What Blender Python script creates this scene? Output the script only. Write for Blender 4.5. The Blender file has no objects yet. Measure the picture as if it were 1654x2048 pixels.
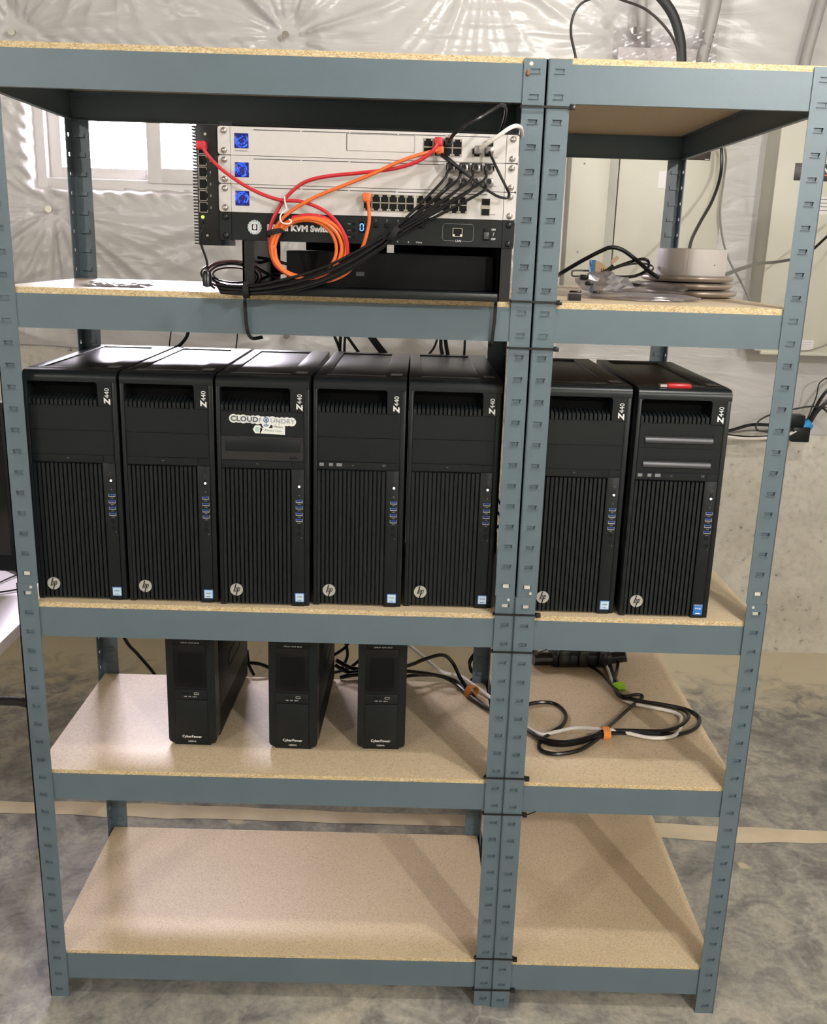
import bpy, bmesh, math, random
import numpy as np
from mathutils import Vector, Matrix
random.seed(7)
SC = bpy.context.scene
COL = SC.collection
PI = math.pi

# ------------------------------------------------------------------ camera
FPX = 1924.86
CAM = Vector((0.70939, -1.67681, 1.52938))
RX, RY, RZ = -0.2673, -0.03014, -0.00966          # pitch, roll, yaw
CM = (Matrix.Rotation(RZ, 3, 'Z') @ Matrix.Rotation(RX, 3, 'X') @ Matrix.Rotation(RY, 3, 'Y'))
cam = bpy.data.cameras.new('camera')
camo = bpy.data.objects.new('camera', cam)
COL.objects.link(camo)
right, fwd, up = CM.col[0], CM.col[1], CM.col[2]
camo.matrix_world = Matrix(((right.x, up.x, -fwd.x, CAM.x), (right.y, up.y, -fwd.y, CAM.y), (right.z, up.z, -fwd.z, CAM.z), (0, 0, 0, 1)))
cam.sensor_fit = 'HORIZONTAL'
cam.sensor_width = 36
cam.lens = FPX / 1654 * 36
cam.clip_start = 0.05
SC.camera = camo

def at(u, v, Y=None, Z=None, X=None):
    """world point on the plane Y=, Z= or X= that the photograph shows at (u, v)"""
    d = CM @ Vector(((u - 827) / FPX, 1, -(v - 1024) / FPX))
    if Y is not None: t = (Y - CAM.y) / d.y
    elif Z is not None: t = (Z - CAM.z) / d.z
    else: t = (X - CAM.x) / d.x
    return CAM + d * t

# ------------------------------------------------------------------ light
w = bpy.data.worlds.new('sky')
SC.world = w
w.use_nodes = True
w.node_tree.nodes['Background'].inputs[0].default_value = (0.93, 0.86, 1.0, 1)
w.node_tree.nodes['Background'].inputs[1].default_value = 118.0
SC.view_settings.view_transform = 'Standard'
SC.view_settings.look = 'None'
SC.view_settings.gamma = 1
SC.view_settings.use_curve_mapping = False
SC.view_settings.exposure = 0.0

def point_lamp(name, loc, watts, col, rad):
    l = bpy.data.lights.new(name, 'POINT')
    l.energy = watts; l.color = col; l.shadow_soft_size = rad
    o = bpy.data.objects.new(name, l); o.location = loc
    COL.objects.link(o)
LAMPS = [((1.45, -0.62, 2.50), 50), ((1.10, 1.06, 2.52), 10), ((-1.6, -2.9, 2.50), 95), ((2.4, -3.0, 2.5), 190)]  # last two are unseen fill lamps added behind the viewer
for p, e in LAMPS:
    point_lamp('bulb_and_fill_light', p, e, (1.0, 0.99, 0.95), 0.04)
pl = bpy.data.lights.new('window_portal', 'AREA')
pl.shape = 'RECTANGLE'; pl.size = 0.84; pl.size_y = 0.42
pl.cycles.is_portal = True
po = bpy.data.objects.new('window_portal', pl)
po.location = (-0.20, 2.06, 1.93); po.rotation_euler = (math.radians(90), 0, PI)
po.rotation_euler = (math.radians(-90), 0, 0)
COL.objects.link(po)

# ------------------------------------------------------------------ materials
def s2l(c):
    c = c / 255
    return c / 12.92 if c <= 0.04045 else ((c + 0.055) / 1.055) ** 2.4
def rgb(r, g, b): return (s2l(r), s2l(g), s2l(b), 1)
MT = {}
def mat(name, col, rough=0.5, metal=0.0, var=0.0, scale=30, bump=0.0, bscale=200, spec=0.5, emit=None, es=0, coat=0, trans=0, alpha=1):
    if name in MT: return MT[name]
    m = bpy.data.materials.new(name); m.use_nodes = True
    nt = m.node_tree; b = nt.nodes['Principled BSDF']
    b.inputs['Base Color'].default_value = col
    b.inputs['Roughness'].default_value = rough
    b.inputs['Metallic'].default_value = metal
    b.inputs['Specular IOR Level'].default_value = spec
    b.inputs['Coat Weight'].default_value = coat
    b.inputs['Transmission Weight'].default_value = trans
    b.inputs['Alpha'].default_value = alpha
    if emit:
        b.inputs['Emission Color'].default_value = emit; b.inputs['Emission Strength'].default_value = es
    tc = nt.nodes.new('ShaderNodeTexCoord')
    if var > 0:
        n = nt.nodes.new('ShaderNodeTexNoise'); n.inputs['Scale'].default_value = scale; n.inputs['Detail'].default_value = 5
        nt.links.new(tc.outputs['Object'], n.inputs['Vector'])
        r = nt.nodes.new('ShaderNodeMapRange')
        r.inputs[1].default_value = 0.3; r.inputs[2].default_value = 0.7
        r.inputs[3].default_value = 1 - var; r.inputs[4].default_value = 1 + var
        nt.links.new(n.outputs['Fac'], r.inputs[0])
        mx = nt.nodes.new('ShaderNodeVectorMath'); mx.operation = 'SCALE'
        mx.inputs[0].default_value = col[:3]
        nt.links.new(r.outputs[0], mx.inputs['Scale'])
        nt.links.new(mx.outputs[0], b.inputs['Base Color'])
    if bump > 0:
        n2 = nt.nodes.new('ShaderNodeTexNoise'); n2.inputs['Scale'].default_value = bscale; n2.inputs['Detail'].default_value = 3
        nt.links.new(tc.outputs['Object'], n2.inputs['Vector'])
        bp = nt.nodes.new('ShaderNodeBump'); bp.inputs['Strength'].default_value = bump; bp.inputs['Distance'].default_value = 0.002
        nt.links.new(n2.outputs['Fac'], bp.inputs['Height'])
        nt.links.new(bp.outputs[0], b.inputs['Normal'])
    MT[name] = m
    return m

STEEL = mat('blue_grey_enamel', rgb(88, 103, 112), 0.40, 0, 0.04, 12, 0.05, 500)
BLACK = mat('black_plastic', rgb(21, 25, 27), 0.33, 0, 0.05, 60, 0.05, 900, spec=0.28)
BLACKTOP = mat('black_painted_steel', rgb(20, 20, 22), 0.34, 0, 0.04, 40, 0.10, 1200, spec=0.38)
DARK = mat('deep_black', rgb(7, 7, 8), 0.6, spec=0.2)
RIBM = mat('black_rib_plastic', rgb(24, 28, 30), 0.40, 0, 0.04, 60, spec=0.28)
CABLE = mat('black_cable_rubber', rgb(19, 18, 20), 0.27)
GREYCABLE = mat('grey_cable_rubber', rgb(100, 98, 96), 0.4)
WHITECABLE = mat('white_cable_vinyl', rgb(228, 222, 218), 0.4)
RED = mat('red_cable_vinyl', rgb(182, 34, 44), 0.4)
ORANGE = mat('orange_cable_vinyl', rgb(208, 98, 42), 0.4)
SILVER = mat('silver_faceplate', rgb(196, 192, 190), 0.38, 0.15, 0.02, 80)
CHROME = mat('nickel_screw', rgb(200, 196, 190), 0.22, 1.0)
PORTM = mat('port_metal', rgb(165, 158, 145), 0.35, 0.6)
BEIGE = mat('beige_enamel', rgb(200, 197, 184), 0.45, 0, 0.03, 4)
WHITEP = mat('white_plastic', rgb(225, 220, 218), 0.4)
WHITELET = mat('white_print', rgb(225, 225, 225), 0.5)
GREYLET = mat('grey_print', rgb(120, 120, 122), 0.5)
BADGE = mat('badge_silver', rgb(180, 178, 172), 0.35, 0.3)
BLUEUSB = mat('usb_blue', rgb(28, 70, 160), 0.4)
METALBAR = mat('bright_metal', rgb(200, 195, 195), 0.3, 0.7)
GLASSY = mat('glossy_black_screen', rgb(4, 4, 6), 0.14, 0, spec=0.35)
PVC = mat('grey_conduit', rgb(165, 162, 160), 0.5, 0, 0.03, 5)
LIME = mat('lime_hook_and_loop', rgb(150, 200, 50), 0.8, 0, 0.1, 300, 0.3, 800)
ORVEL = mat('orange_hook_and_loop', rgb(222, 140, 70), 0.8, 0, 0.1, 300, 0.3, 800)
BRVEL = mat('brown_orange_hook_and_loop', rgb(175, 105, 35), 0.8, 0, 0.1, 300, 0.3, 800)
TIE = mat('black_tie_nylon', rgb(20, 20, 22), 0.25)

def nd(nt, t, **k):
    n = nt.nodes.new(t)
    for a, v in k.items():
        if a in n.inputs: n.inputs[a].default_value = v
        else: setattr(n, a, v)
    return n
def ramp(nt, src, stops):
    r = nt.nodes.new('ShaderNodeValToRGB')
    while len(r.color_ramp.elements) < len(stops): r.color_ramp.elements.new(0.5)
    for e, (p, c) in zip(r.color_ramp.elements, stops):
        e.position = p; e.color = c
    nt.links.new(src, r.inputs[0])
    return r.outputs[0]

def board_top():
    m = bpy.data.materials.new('particle_board_face'); m.use_nodes = True; nt = m.node_tree; b = nt.nodes['Principled BSDF']
    tc = nd(nt, 'ShaderNodeTexCoord')
    n = nd(nt, 'ShaderNodeTexNoise', Scale=260.0, Detail=3.0); nt.links.new(tc.outputs['Object'], n.inputs['Vector'])
    c = ramp(nt, n.outputs['Fac'], [(0.26, rgb(172, 149, 120)), (0.42, rgb(199, 178, 148)), (0.72, rgb(214, 195, 166))])
    n2 = nd(nt, 'ShaderNodeTexNoise', Scale=5.0, Detail=2.0); nt.links.new(tc.outputs['Object'], n2.inputs['Vector'])
    mr = nd(nt, 'ShaderNodeMapRange'); mr.inputs[3].default_value = 0.9; mr.inputs[4].default_value = 1.08
    nt.links.new(n2.outputs['Fac'], mr.inputs[0])
    s = nd(nt, 'ShaderNodeVectorMath', operation='SCALE'); nt.links.new(c, s.inputs[0]); nt.links.new(mr.outputs[0], s.inputs['Scale'])
    nt.links.new(s.outputs[0], b.inputs['Base Color'])
    b.inputs['Roughness'].default_value = 0.44
    b.inputs['Specular IOR Level'].default_value = 0.6
    return m
def board_edge():
    m = bpy.data.materials.new('particle_board_edge'); m.use_nodes = True; nt = m.node_tree; b = nt.nodes['Principled BSDF']
    tc = nd(nt, 'ShaderNodeTexCoord')
    mp = nd(nt, 'ShaderNodeMapping'); mp.inputs['Scale'].default_value = (1, 1, 2.4); mp.inputs['Rotation'].default_value = (0, 0.35, 0)
    nt.links.new(tc.outputs['Object'], mp.inputs[0])
    n = nd(nt, 'ShaderNodeTexVoronoi', Scale=300.0); nt.links.new(mp.outputs[0], n.inputs['Vector'])
    n3 = nd(nt, 'ShaderNodeTexNoise', Scale=240.0, Detail=3.0); nt.links.new(mp.outputs[0], n3.inputs['Vector'])
    c = ramp(nt, n.outputs['Color'], [(0.05, rgb(158, 130, 92)), (0.25, rgb(186, 162, 122)), (0.6, rgb(202, 182, 144)), (0.9, rgb(222, 206, 172))])
    c2 = ramp(nt, n3.outputs['Fac'], [(0.30, rgb(160, 124, 88)), (0.42, (1, 1, 1, 1))])
    mx = nd(nt, 'ShaderNodeMix', data_type='RGBA', blend_type='MULTIPLY'); mx.inputs[0].default_value = 0.8
    nt.links.new(c, mx.inputs[6]); nt.links.new(c2, mx.inputs[7]); nt.links.new(mx.outputs[2], b.inputs['Base Color'])
    b.inputs['Roughness'].default_value = 0.8
    bp = nd(nt, 'ShaderNodeBump', Strength=0.6, Distance=0.001); nt.links.new(n3.outputs['Fac'], bp.inputs['Height']); nt.links.new(bp.outputs[0], b.inputs['Normal'])
    return m
BTOP = board_top(); BEDGE = board_edge()
BUNDER = mat('particle_board_underside', rgb(190, 172, 142), 0.7, 0, 0.05, 120)

def floor_mat():
    m = bpy.data.materials.new('stained_concrete_floor'); m.use_nodes = True; nt = m.node_tree; b = nt.nodes['Principled BSDF']
    L = nt.links.new
    geo = nd(nt, 'ShaderNodeNewGeometry'); pos = geo.outputs['Position']
    big = nd(nt, 'ShaderNodeTexNoise', Scale=2.6, Detail=9.0, Roughness=0.62, Distortion=0.6); L(pos, big.inputs['Vector'])
    mid = nd(nt, 'ShaderNodeTexNoise', Scale=11.0, Detail=8.0, Roughness=0.66, Distortion=0.8); L(pos, mid.inputs['Vector'])
    fine = nd(nt, 'ShaderNodeTexNoise', Scale=75.0, Detail=6.0, Roughness=0.7); L(pos, fine.inputs['Vector'])
    c1 = ramp(nt, big.outputs['Fac'], [(0.28, rgb(140, 139, 137)), (0.5, rgb(176, 173, 166)), (0.72, rgb(208, 201, 186))])
    c2 = ramp(nt, mid.outputs['Fac'], [(0.30, rgb(120, 120, 124)), (0.43, rgb(178, 178, 182)), (0.53, rgb(228, 226, 222)), (0.68, rgb(255, 252, 244))])
    mx = nd(nt, 'ShaderNodeMix', data_type='RGBA', blend_type='MULTIPLY'); mx.inputs[0].default_value = 0.75; L(c1, mx.inputs[6]); L(c2, mx.inputs[7])
    c3 = ramp(nt, fine.outputs['Fac'], [(0.3, rgb(205, 205, 205)), (0.6, rgb(255, 255, 255))])
    mx2 = nd(nt, 'ShaderNodeMix', data_type='RGBA', blend_type='MULTIPLY'); mx2.inputs[0].default_value = 0.8; L(mx.outputs[2], mx2.inputs[6]); L(c3, mx2.inputs[7])
    # pale scrawls of dried slurry
    dn = nd(nt, 'ShaderNodeTexNoise', Scale=3.0, Detail=5.0); L(pos, dn.inputs['Vector'])
    dv = nd(nt, 'ShaderNodeVectorMath', operation='SCALE'); dv.inputs['Scale'].default_value = 0.5; L(dn.outputs['Color'], dv.inputs[0])
    av = nd(nt, 'ShaderNodeVectorMath', operation='ADD'); L(pos, av.inputs[0]); L(dv.outputs[0], av.inputs[1])
    vo = nd(nt, 'ShaderNodeTexVoronoi', Scale=7.0, feature='DISTANCE_TO_EDGE'); L(av.outputs[0], vo.inputs['Vector'])
    ln = ramp(nt, vo.outputs['Distance'], [(0.0, (0.7, 0.7, 0.7, 1)), (0.06, (0, 0, 0, 1))])
    pm = nd(nt, 'ShaderNodeTexNoise', Scale=1.9, Detail=3.0); L(pos, pm.inputs['Vector'])
    pmk = ramp(nt, pm.outputs['Fac'], [(0.48, (0, 0, 0, 1)), (0.62, (1, 1, 1, 1))])
    ml = nd(nt, 'ShaderNodeMath', operation='MULTIPLY'); L(ln, ml.inputs[0]); L(pmk, ml.inputs[1])
    ml2 = nd(nt, 'ShaderNodeMath', operation='MULTIPLY'); L(ml.outputs[0], ml2.inputs[0]); L(mid.outputs['Fac'], ml2.inputs[1])
    mx3 = nd(nt, 'ShaderNodeMix', data_type='RGBA'); L(ml2.outputs[0], mx3.inputs[0]); L(mx2.outputs[2], mx3.inputs[6]); mx3.inputs[7].default_value = rgb(205, 201, 194)
    # tan dust towards the back wall
    sp = nd(nt, 'ShaderNodeSeparateXYZ'); L(pos, sp.inputs[0])
    wob = nd(nt, 'ShaderNodeMath', operation='MULTIPLY_ADD'); L(mid.outputs['Fac'], wob.inputs[0]); wob.inputs[1].default_value = 0.9; L(sp.outputs['Y'], wob.inputs[2])
    du = nd(nt, 'ShaderNodeMapRange'); du.inputs[1].default_value = 1.78; du.inputs[2].default_value = 2.15; L(wob.outputs[0], du.inputs[0])
    mx4 = nd(nt, 'ShaderNodeMix', data_type='RGBA'); L(du.outputs[0], mx4.inputs[0]); L(mx3.outputs[2], mx4.inputs[6]); mx4.inputs[7].default_value = rgb(206, 194, 168)
    # small tan splotches
    v2 = nd(nt, 'ShaderNodeTexVoronoi', Scale=2.3); L(av.outputs[0], v2.inputs['Vector'])
    sm = ramp(nt, v2.outputs['Distance'], [(0.06, (1, 1, 1, 1)), (0.085, (0, 0, 0, 1))])
    mx5 = nd(nt, 'ShaderNodeMix', data_type='RGBA'); L(sm, mx5.inputs[0]); L(mx4.outputs[2], mx5.inputs[6]); mx5.inputs[7].default_value = rgb(196, 184, 158)
    L(mx5.outputs[2], b.inputs['Base Color'])
    b.inputs['Roughness'].default_value = 0.42
    bp = nd(nt, 'ShaderNodeBump', Strength=0.25, Distance=0.004); L(mid.outputs['Fac'], bp.inputs['Height']); L(bp.outputs[0], b.inputs['Normal'])
    return m
def wall_mat():
    m = bpy.data.materials.new('poured_concrete_wall'); m.use_nodes = True; nt = m.node_tree; b = nt.nodes['Principled BSDF']
    L = nt.links.new
    geo = nd(nt, 'ShaderNodeNewGeometry'); pos = geo.outputs['Position']
    a = nd(nt, 'ShaderNodeTexNoise', Scale=3.0, Detail=8.0, Roughness=0.6); L(pos, a.inputs['Vector'])
    c1 = ramp(nt, a.outputs['Fac'], [(0.3, rgb(188, 182, 170)), (0.5, rgb(206, 201, 190)), (0.7, rgb(222, 218, 208))])
    v = nd(nt, 'ShaderNodeTexNoise', Scale=45.0, Detail=2.0); L(pos, v.inputs['Vector'])
    c2 = ramp(nt, v.outputs['Fac'], [(0.22, rgb(110, 100, 95)), (0.31, rgb(235, 235, 235)), (0.55, (1, 1, 1, 1))])
    mx = nd(nt, 'ShaderNodeMix', data_type='RGBA', blend_type='MULTIPLY'); mx.inputs[0].default_value = 0.85; L(c1, mx.inputs[6]); L(c2, mx.inputs[7])
    L(mx.outputs[2], b.inputs['Base Color']); b.inputs['Roughness'].default_value = 0.85
    bp = nd(nt, 'ShaderNodeBump', Strength=0.3, Distance=0.004); L(v.outputs['Fac'], bp.inputs['Height']); L(bp.outputs[0], b.inputs['Normal'])
    return m
FLOORM = floor_mat(); WALLM = wall_mat()

def poly_mat():
    m = bpy.data.materials.new('white_vinyl_sheeting'); m.use_nodes = True; nt = m.node_tree; b = nt.nodes['Principled BSDF']
    L = nt.links.new
    geo = nd(nt, 'ShaderNodeNewGeometry'); pos = geo.outputs['Position']
    mp = nd(nt, 'ShaderNodeMapping'); mp.inputs['Scale'].default_value = (1.0, 1.0, 3.5); L(pos, mp.inputs[0])
    n = nd(nt, 'ShaderNodeTexNoise', Scale=3.0, Detail=3.0, Roughness=0.45, Distortion=1.8); L(mp.outputs[0], n.inputs['Vector'])
    bp = nd(nt, 'ShaderNodeBump', Strength=0.3, Distance=0.02); L(n.outputs['Fac'], bp.inputs['Height']); L(bp.outputs[0], b.inputs['Normal'])
    b.inputs['Base Color'].default_value = rgb(204, 201, 200)
    b.inputs['Roughness'].default_value = 0.30
    b.inputs['Specular IOR Level'].default_value = 0.55
    return m
POLY = poly_mat()

# ------------------------------------------------------------------ mesh helpers
class MB:
    def __init__(s): s.v = []; s.f = []; s.m = []; s.sm = []
    def add(s, vs, fs, mi=0, smooth=False):
        o = len(s.v); s.v += [tuple(p) for p in vs]
        for f in fs: s.f.append(tuple(i + o for i in f)); s.m.append(mi); s.sm.append(smooth)
        return s
    def box(s, x0, x1, y0, y1, z0, z1, mi=0):
        v = [(x0, y0, z0), (x1, y0, z0), (x1, y1, z0), (x0, y1, z0), (x0, y0, z1), (x1, y0, z1), (x1, y1, z1), (x0, y1, z1)]
        return s.add(v, [(0, 3, 2, 1), (4, 5, 6, 7), (0, 1, 5, 4), (1, 2, 6, 5), (2, 3, 7, 6), (3, 0, 4, 7)], mi)
    def bbox(s, x0, x1, y0, y1, z0, z1, b=0.002, mi=0, seg=2):
        """box with rounded edges"""
        bm = bmesh.new(); bmesh.ops.create_cube(bm, size=1)
        for v in bm.verts: v.co = Vector(((x0 + x1) / 2 + v.co.x * (x1 - x0), (y0 + y1) / 2 + v.co.y * (y1 - y0), (z0 + z1) / 2 + v.co.z * (z1 - z0)))
        bmesh.ops.bevel(bm, geom=bm.edges[:], offset=b, segments=seg, affect='EDGES', profile=0.5)
        bm.verts.index_update()
        s.add([v.co[:] for v in bm.verts], [[q.index for q in f.verts] for f in bm.faces], mi, True)
        bm.free(); return s
    def prism(s, poly, a0, a1, axis='y', mi=0, smooth=False):
        """poly: list of 2-D points; extruded along axis. y: (x,z); x: (y,z); z: (x,y)"""
        n = len(poly)
        def P(p, a):
            return {'y': (p[0], a, p[1]), 'x': (a, p[0], p[1]), 'z': (p[0], p[1], a)}[axis]
        v = [P(p, a0) for p in poly] + [P(p, a1) for p in poly]
        f = [tuple(range(n)), tuple(range(2 * n - 1, n - 1, -1))]
        s.add(v, f, mi)
        o = len(s.v) - 2 * n
        for i in range(n):
            j = (i + 1) % n
            s.f.append((o + i, o + n + i, o + n + j, o + j)); s.m.append(mi); s.sm.append(smooth)
        return s
    def cyl(s, c, r, h, axis='z', n=20, mi=0, r2=None, smooth=True):
        r2 = r if r2 is None else r2
        pts = []
        for k, (rr, hh) in enumerate(((r, 0), (r2, h))):
            for i in range(n):
                a = 2 * PI * i / n; x, y = rr * math.cos(a), rr * math.sin(a)
                q = {'z': (x, y, hh), 'y': (x, hh, y), 'x': (hh, x, y)}[axis]
                pts.append((c[0] + q[0], c[1] + q[1], c[2] + q[2]))
        s.add(pts, [tuple(range(n)), tuple(range(2 * n - 1, n - 1, -1))], mi)
        o = len(s.v) - 2 * n
        for i in range(n):
            j = (i + 1) % n
            s.f.append((o + i, o + n + i, o + n + j, o + j)); s.m.append(mi); s.sm.append(smooth)
        return s
    def tube(s, pts, r, n=8, mi=0, closed=False, flat=None, updir=None):
        pts = [Vector(p) for p in pts]; N = len(pts)
        T = []
        for i in range(N):
            if closed: t = pts[(i + 1) % N] - pts[i - 1]
            else: t = pts[min(i + 1, N - 1)] - pts[max(i - 1, 0)]
            if t.length < 1e-9: t = Vector((0, 0, 1))
            T.append(t.normalized())
        ref = Vector(updir) if updir else (Vector((0, 1, 0)) if abs(T[0].y) < 0.8 else Vector((1, 0, 0)))
        nrm = (ref - T[0] * ref.dot(T[0])).normalized()
        vs = []
        for i in range(N):
            if updir: nrm = Vector(updir)
            nrm = (nrm - T[i] * nrm.dot(T[i]))
            nrm = nrm.normalized() if nrm.length > 1e-6 else Vector((0, 0, 1))
            bi = T[i].cross(nrm)
            rr = r[i] if isinstance(r, (list, tuple)) else r
            ra, rb = (rr, rr) if flat is None else flat
            for k in range(n):
                a = 2 * PI * (k + 0.5) / n
                vs.append(pts[i] + nrm * (ra * math.cos(a)) + bi * (rb * math.sin(a)))
        fs = []
        M = N if closed else N - 1
        for i in range(M):
            j = (i + 1) % N
            for k in range(n):
                l = (k + 1) % n
                fs.append((i * n + k, i * n + l, j * n + l, j * n + k))
        if not closed:
            fs.append(tuple(range(n - 1, -1, -1))); fs.append(tuple((N - 1) * n + k for k in range(n)))
        return s.add(vs, fs, mi, n > 4)
    def lathe(s, prof, c=(0, 0, 0), n=32, mi=0):
        vs = []
        for (r, z) in prof:
            for k in range(n):
                a = 2 * PI * k / n
                vs.append((c[0] + r * math.cos(a), c[1] + r * math.sin(a), c[2] + z))
        fs = []
        for i in range(len(prof) - 1):
            for k in range(n):
                l = (k + 1) % n
                fs.append((i * n + k, i * n + l, (i + 1) * n + l, (i + 1) * n + k))
        fs.append(tuple(range(n - 1, -1, -1))); fs.append(tuple((len(prof) - 1) * n + k for k in range(n)))
        return s.add(vs, fs, mi, True)
    def mesh(s, name, mats):
        me = bpy.data.meshes.new(name)
        me.from_pydata(s.v, [], s.f)
        if not isinstance(mats, (list, tuple)): mats = [mats]
        for m in mats: me.materials.append(m)
        me.polygons.foreach_set('material_index', s.m)
        me.polygons.foreach_set('use_smooth', s.sm)
        me.update()
        bm = bmesh.new(); bm.from_mesh(me); bmesh.ops.recalc_face_normals(bm, faces=bm.faces); bm.to_mesh(me); bm.free()
        if any(s.sm): me.set_sharp_from_angle(angle=math.radians(40))
        return me
    def build(s, name, mats, parent=None, loc=None):
        return link(name, s.mesh(name, mats), parent, loc)
def link(name, me, parent=None, loc=None, rz=0):
    o = bpy.data.objects.new(name, me); COL.objects.link(o)
    if parent: o.parent = parent
    if loc is not None: o.location = loc
    if rz: o.rotation_euler.z = rz
    return o
def tag(o, label=None, cat=None, group=None, kind=None):
    if label: o['label'] = label
    if cat: o['category'] = cat
    if group: o['group'] = group
    if kind: o['kind'] = kind
    return o
def thing(name, label, cat, loc=(0, 0, 0), rz=0, group=None):
    o = bpy.data.objects.new(name, None); COL.objects.link(o)
    o.location = loc; o.rotation_euler = (0, 0, rz); o.empty_display_size = 0.05
    return tag(o, label, cat, group)
def struct(name, mb, m, parent=None):
    o = mb.build(name, m, parent)
    if not parent: o['kind'] = 'structure'
    return o
def dup(root, loc, rz, label=None, group=None):
    def cp(o, par):
        c = o.copy(); COL.objects.link(c)
        if par: c.parent = par
        for ch in KIDS(o): cp(ch, c)
        return c
    r = cp(root, None); r.location = loc; r.rotation_euler = (0, 0, rz)
    if label: r['label'] = label
    if group: r['group'] = group
    return r
def KIDS(o): return [c for c in COL.objects if c.parent == o]

def smooth(pts, k=6, closed=False):
    pts = [Vector(p) for p in pts]; out = []
    N = len(pts)
    rng = range(N if closed else N - 1)
    for i in rng:
        if closed: p0, p1, p2, p3 = pts[i - 1], pts[i], pts[(i + 1) % N], pts[(i + 2) % N]
        else: p0, p1, p2, p3 = pts[max(i - 1, 0)], pts[i], pts[i + 1], pts[min(i + 2, N - 1)]
        for j in range(k):
            t = j / k
            out.append(0.5 * ((2 * p1) + (p2 - p0) * t + (2 * p0 - 5 * p1 + 4 * p2 - p3) * t * t + (3 * p1 - p0 - 3 * p2 + p3) * t ** 3))
    if not closed: out.append(pts[-1])
    return out
def P(lst, Y=None):
    """pixel polylines -> world; entries (u, v) on plane Y or (u, v, y)"""
    return [at(p[0], p[1], Y=(p[2] if len(p) > 2 else Y)) for p in lst]
def cable(name, pts, r, m, label, cat='cable', group=None, k=6, parent=None, n=8):
    o = MB().tube(smooth(pts, k), r, n).build(name, m, parent)
    if not parent: tag(o, label, cat, group)
    return o
def text_mesh(txt, size, extrude=0.0002, bold=0.0, spacing=1.0, shear=0.0):
    cu = bpy.data.curves.new('lettering', 'FONT')
    cu.body = txt; cu.size = size; cu.extrude = extrude; cu.offset = bold; cu.space_character = spacing; cu.shear = shear
    cu.align_x = 'CENTER'; cu.align_y = 'CENTER'; cu.resolution_u = 3
    o = bpy.data.objects.new('lettering', cu); COL.objects.link(o)
    bpy.context.view_layer.update()
    dg = bpy.context.evaluated_depsgraph_get()
    me = bpy.data.meshes.new_from_object(o.evaluated_get(dg))
    bpy.data.objects.remove(o); bpy.data.curves.remove(cu)
    return me
def lettering(txt, size, loc, m, parent, rot=0.0, bold=0.0, spacing=1.0, shear=0.0, sx=1.0, face='front', name='lettering'):
    me = text_mesh(txt, size, 0.0002, bold, spacing, shear)
    me.materials.clear(); me.materials.append(m)
    M = Matrix.Rotation(PI / 2, 4, 'X') @ Matrix.Rotation(rot, 4, 'Z') @ Matrix.Diagonal((sx, 1, 1, 1))
    if face == 'top': M = Matrix.Rotation(rot, 4, 'Z')
    me.transform(M)
    o = link(name, me, parent, loc)
    return o

# ================================================================== SETTING
X0, X1, Y0, Y1, ZC = -3.0, 3.6, -4.2, 1.92, 2.75
b = MB().box(X0, X1, Y0, Y1, -0.1, 0)
struct('floor', b, FLOORM)
# back wall with the window opening
WX0, WX1, WZ0, WZ1 = -0.63, 0.25, 1.70, 2.14
b = MB()
OP = 0.06
b.box(X0, WX0 - OP, Y1, Y1 + 0.3, 0, ZC); b.box(WX1 + OP, X1, Y1, Y1 + 0.3, 0, ZC)
b.box(WX0 - OP, WX1 + OP, Y1, Y1 + 0.3, 0, WZ0 - OP); b.box(WX0 - OP, WX1 + OP, Y1, Y1 + 0.3, WZ1 + OP, ZC)
struct('wall_back', b, WALLM)
struct('wall_left', MB().box(X0 - 0.2, X0, Y0, Y1, 0, ZC), WALLM)
struct('wall_right', MB().box(X1, X1 + 0.2, Y0, Y1, 0, ZC), WALLM)
struct('wall_front', MB().box(X0, X1, Y0 - 0.2, Y0, 0, ZC), WALLM)
struct('ceiling', MB().box(X0, X1, Y0, Y1 + 0.3, ZC, ZC + 0.15), mat('bare_joist_wood', rgb(176, 168, 156), 0.8, 0, 0.15, 6))

# window: white vinyl slider
VIN = mat('white_vinyl', rgb(226, 222, 222), 0.4)
fr = MB()
fy0, fy1 = 1.945, 2.025
def ring(b, x0, x1, z0, z1, t, y0, y1):
    b.bbox(x0, x0 + t, y0, y1, z0, z1, 0.004); b.bbox(x1 - t, x1, y0, y1, z0, z1, 0.004)
    b.bbox(x0 + t - .002, x1 - t + .002, y0, y1, z0, z0 + t, 0.004); b.bbox(x0 + t - .002, x1 - t + .002, y0, y1, z1 - t, z1, 0.004)
ring(fr, WX0 - OP, WX1 + OP, WZ0 - OP, WZ1 + OP, 0.035 + OP, fy0, fy1)
win = struct('window_1', fr, VIN)
b = MB(); ring(b, WX0 + 0.035, -0.20, WZ0 + 0.03, WZ1 - 0.03, 0.045, fy0 + 0.035, fy1 - 0.012)
b.build('sash', VIN, win)
b = MB(); ring(b, -0.235, WX1 - 0.03, WZ0 + 0.025, WZ1 - 0.03, 0.052, fy0 - 0.012, fy0 + 0.034)
b.build('sash', VIN, win)
GL = mat('window_glass', (1, 1, 1, 1), 0.0, trans=1.0)
nt = GL.node_tree; gb = nt.nodes['Principled BSDF']; tr = nt.nodes.new('ShaderNodeBsdfTransparent'); mxs = nt.nodes.new('ShaderNodeMixShader')
gg = nt.nodes.new('ShaderNodeBsdfGlossy'); gg.inputs['Roughness'].default_value = 0.02
mxs.inputs[0].default_value = 0.05
nt.links.new(tr.outputs[0], mxs.inputs[1]); nt.links.new(gg.outputs[0], mxs.inputs[2]); nt.links.new(mxs.outputs[0], nt.nodes['Material Output'].inputs[0])
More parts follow.
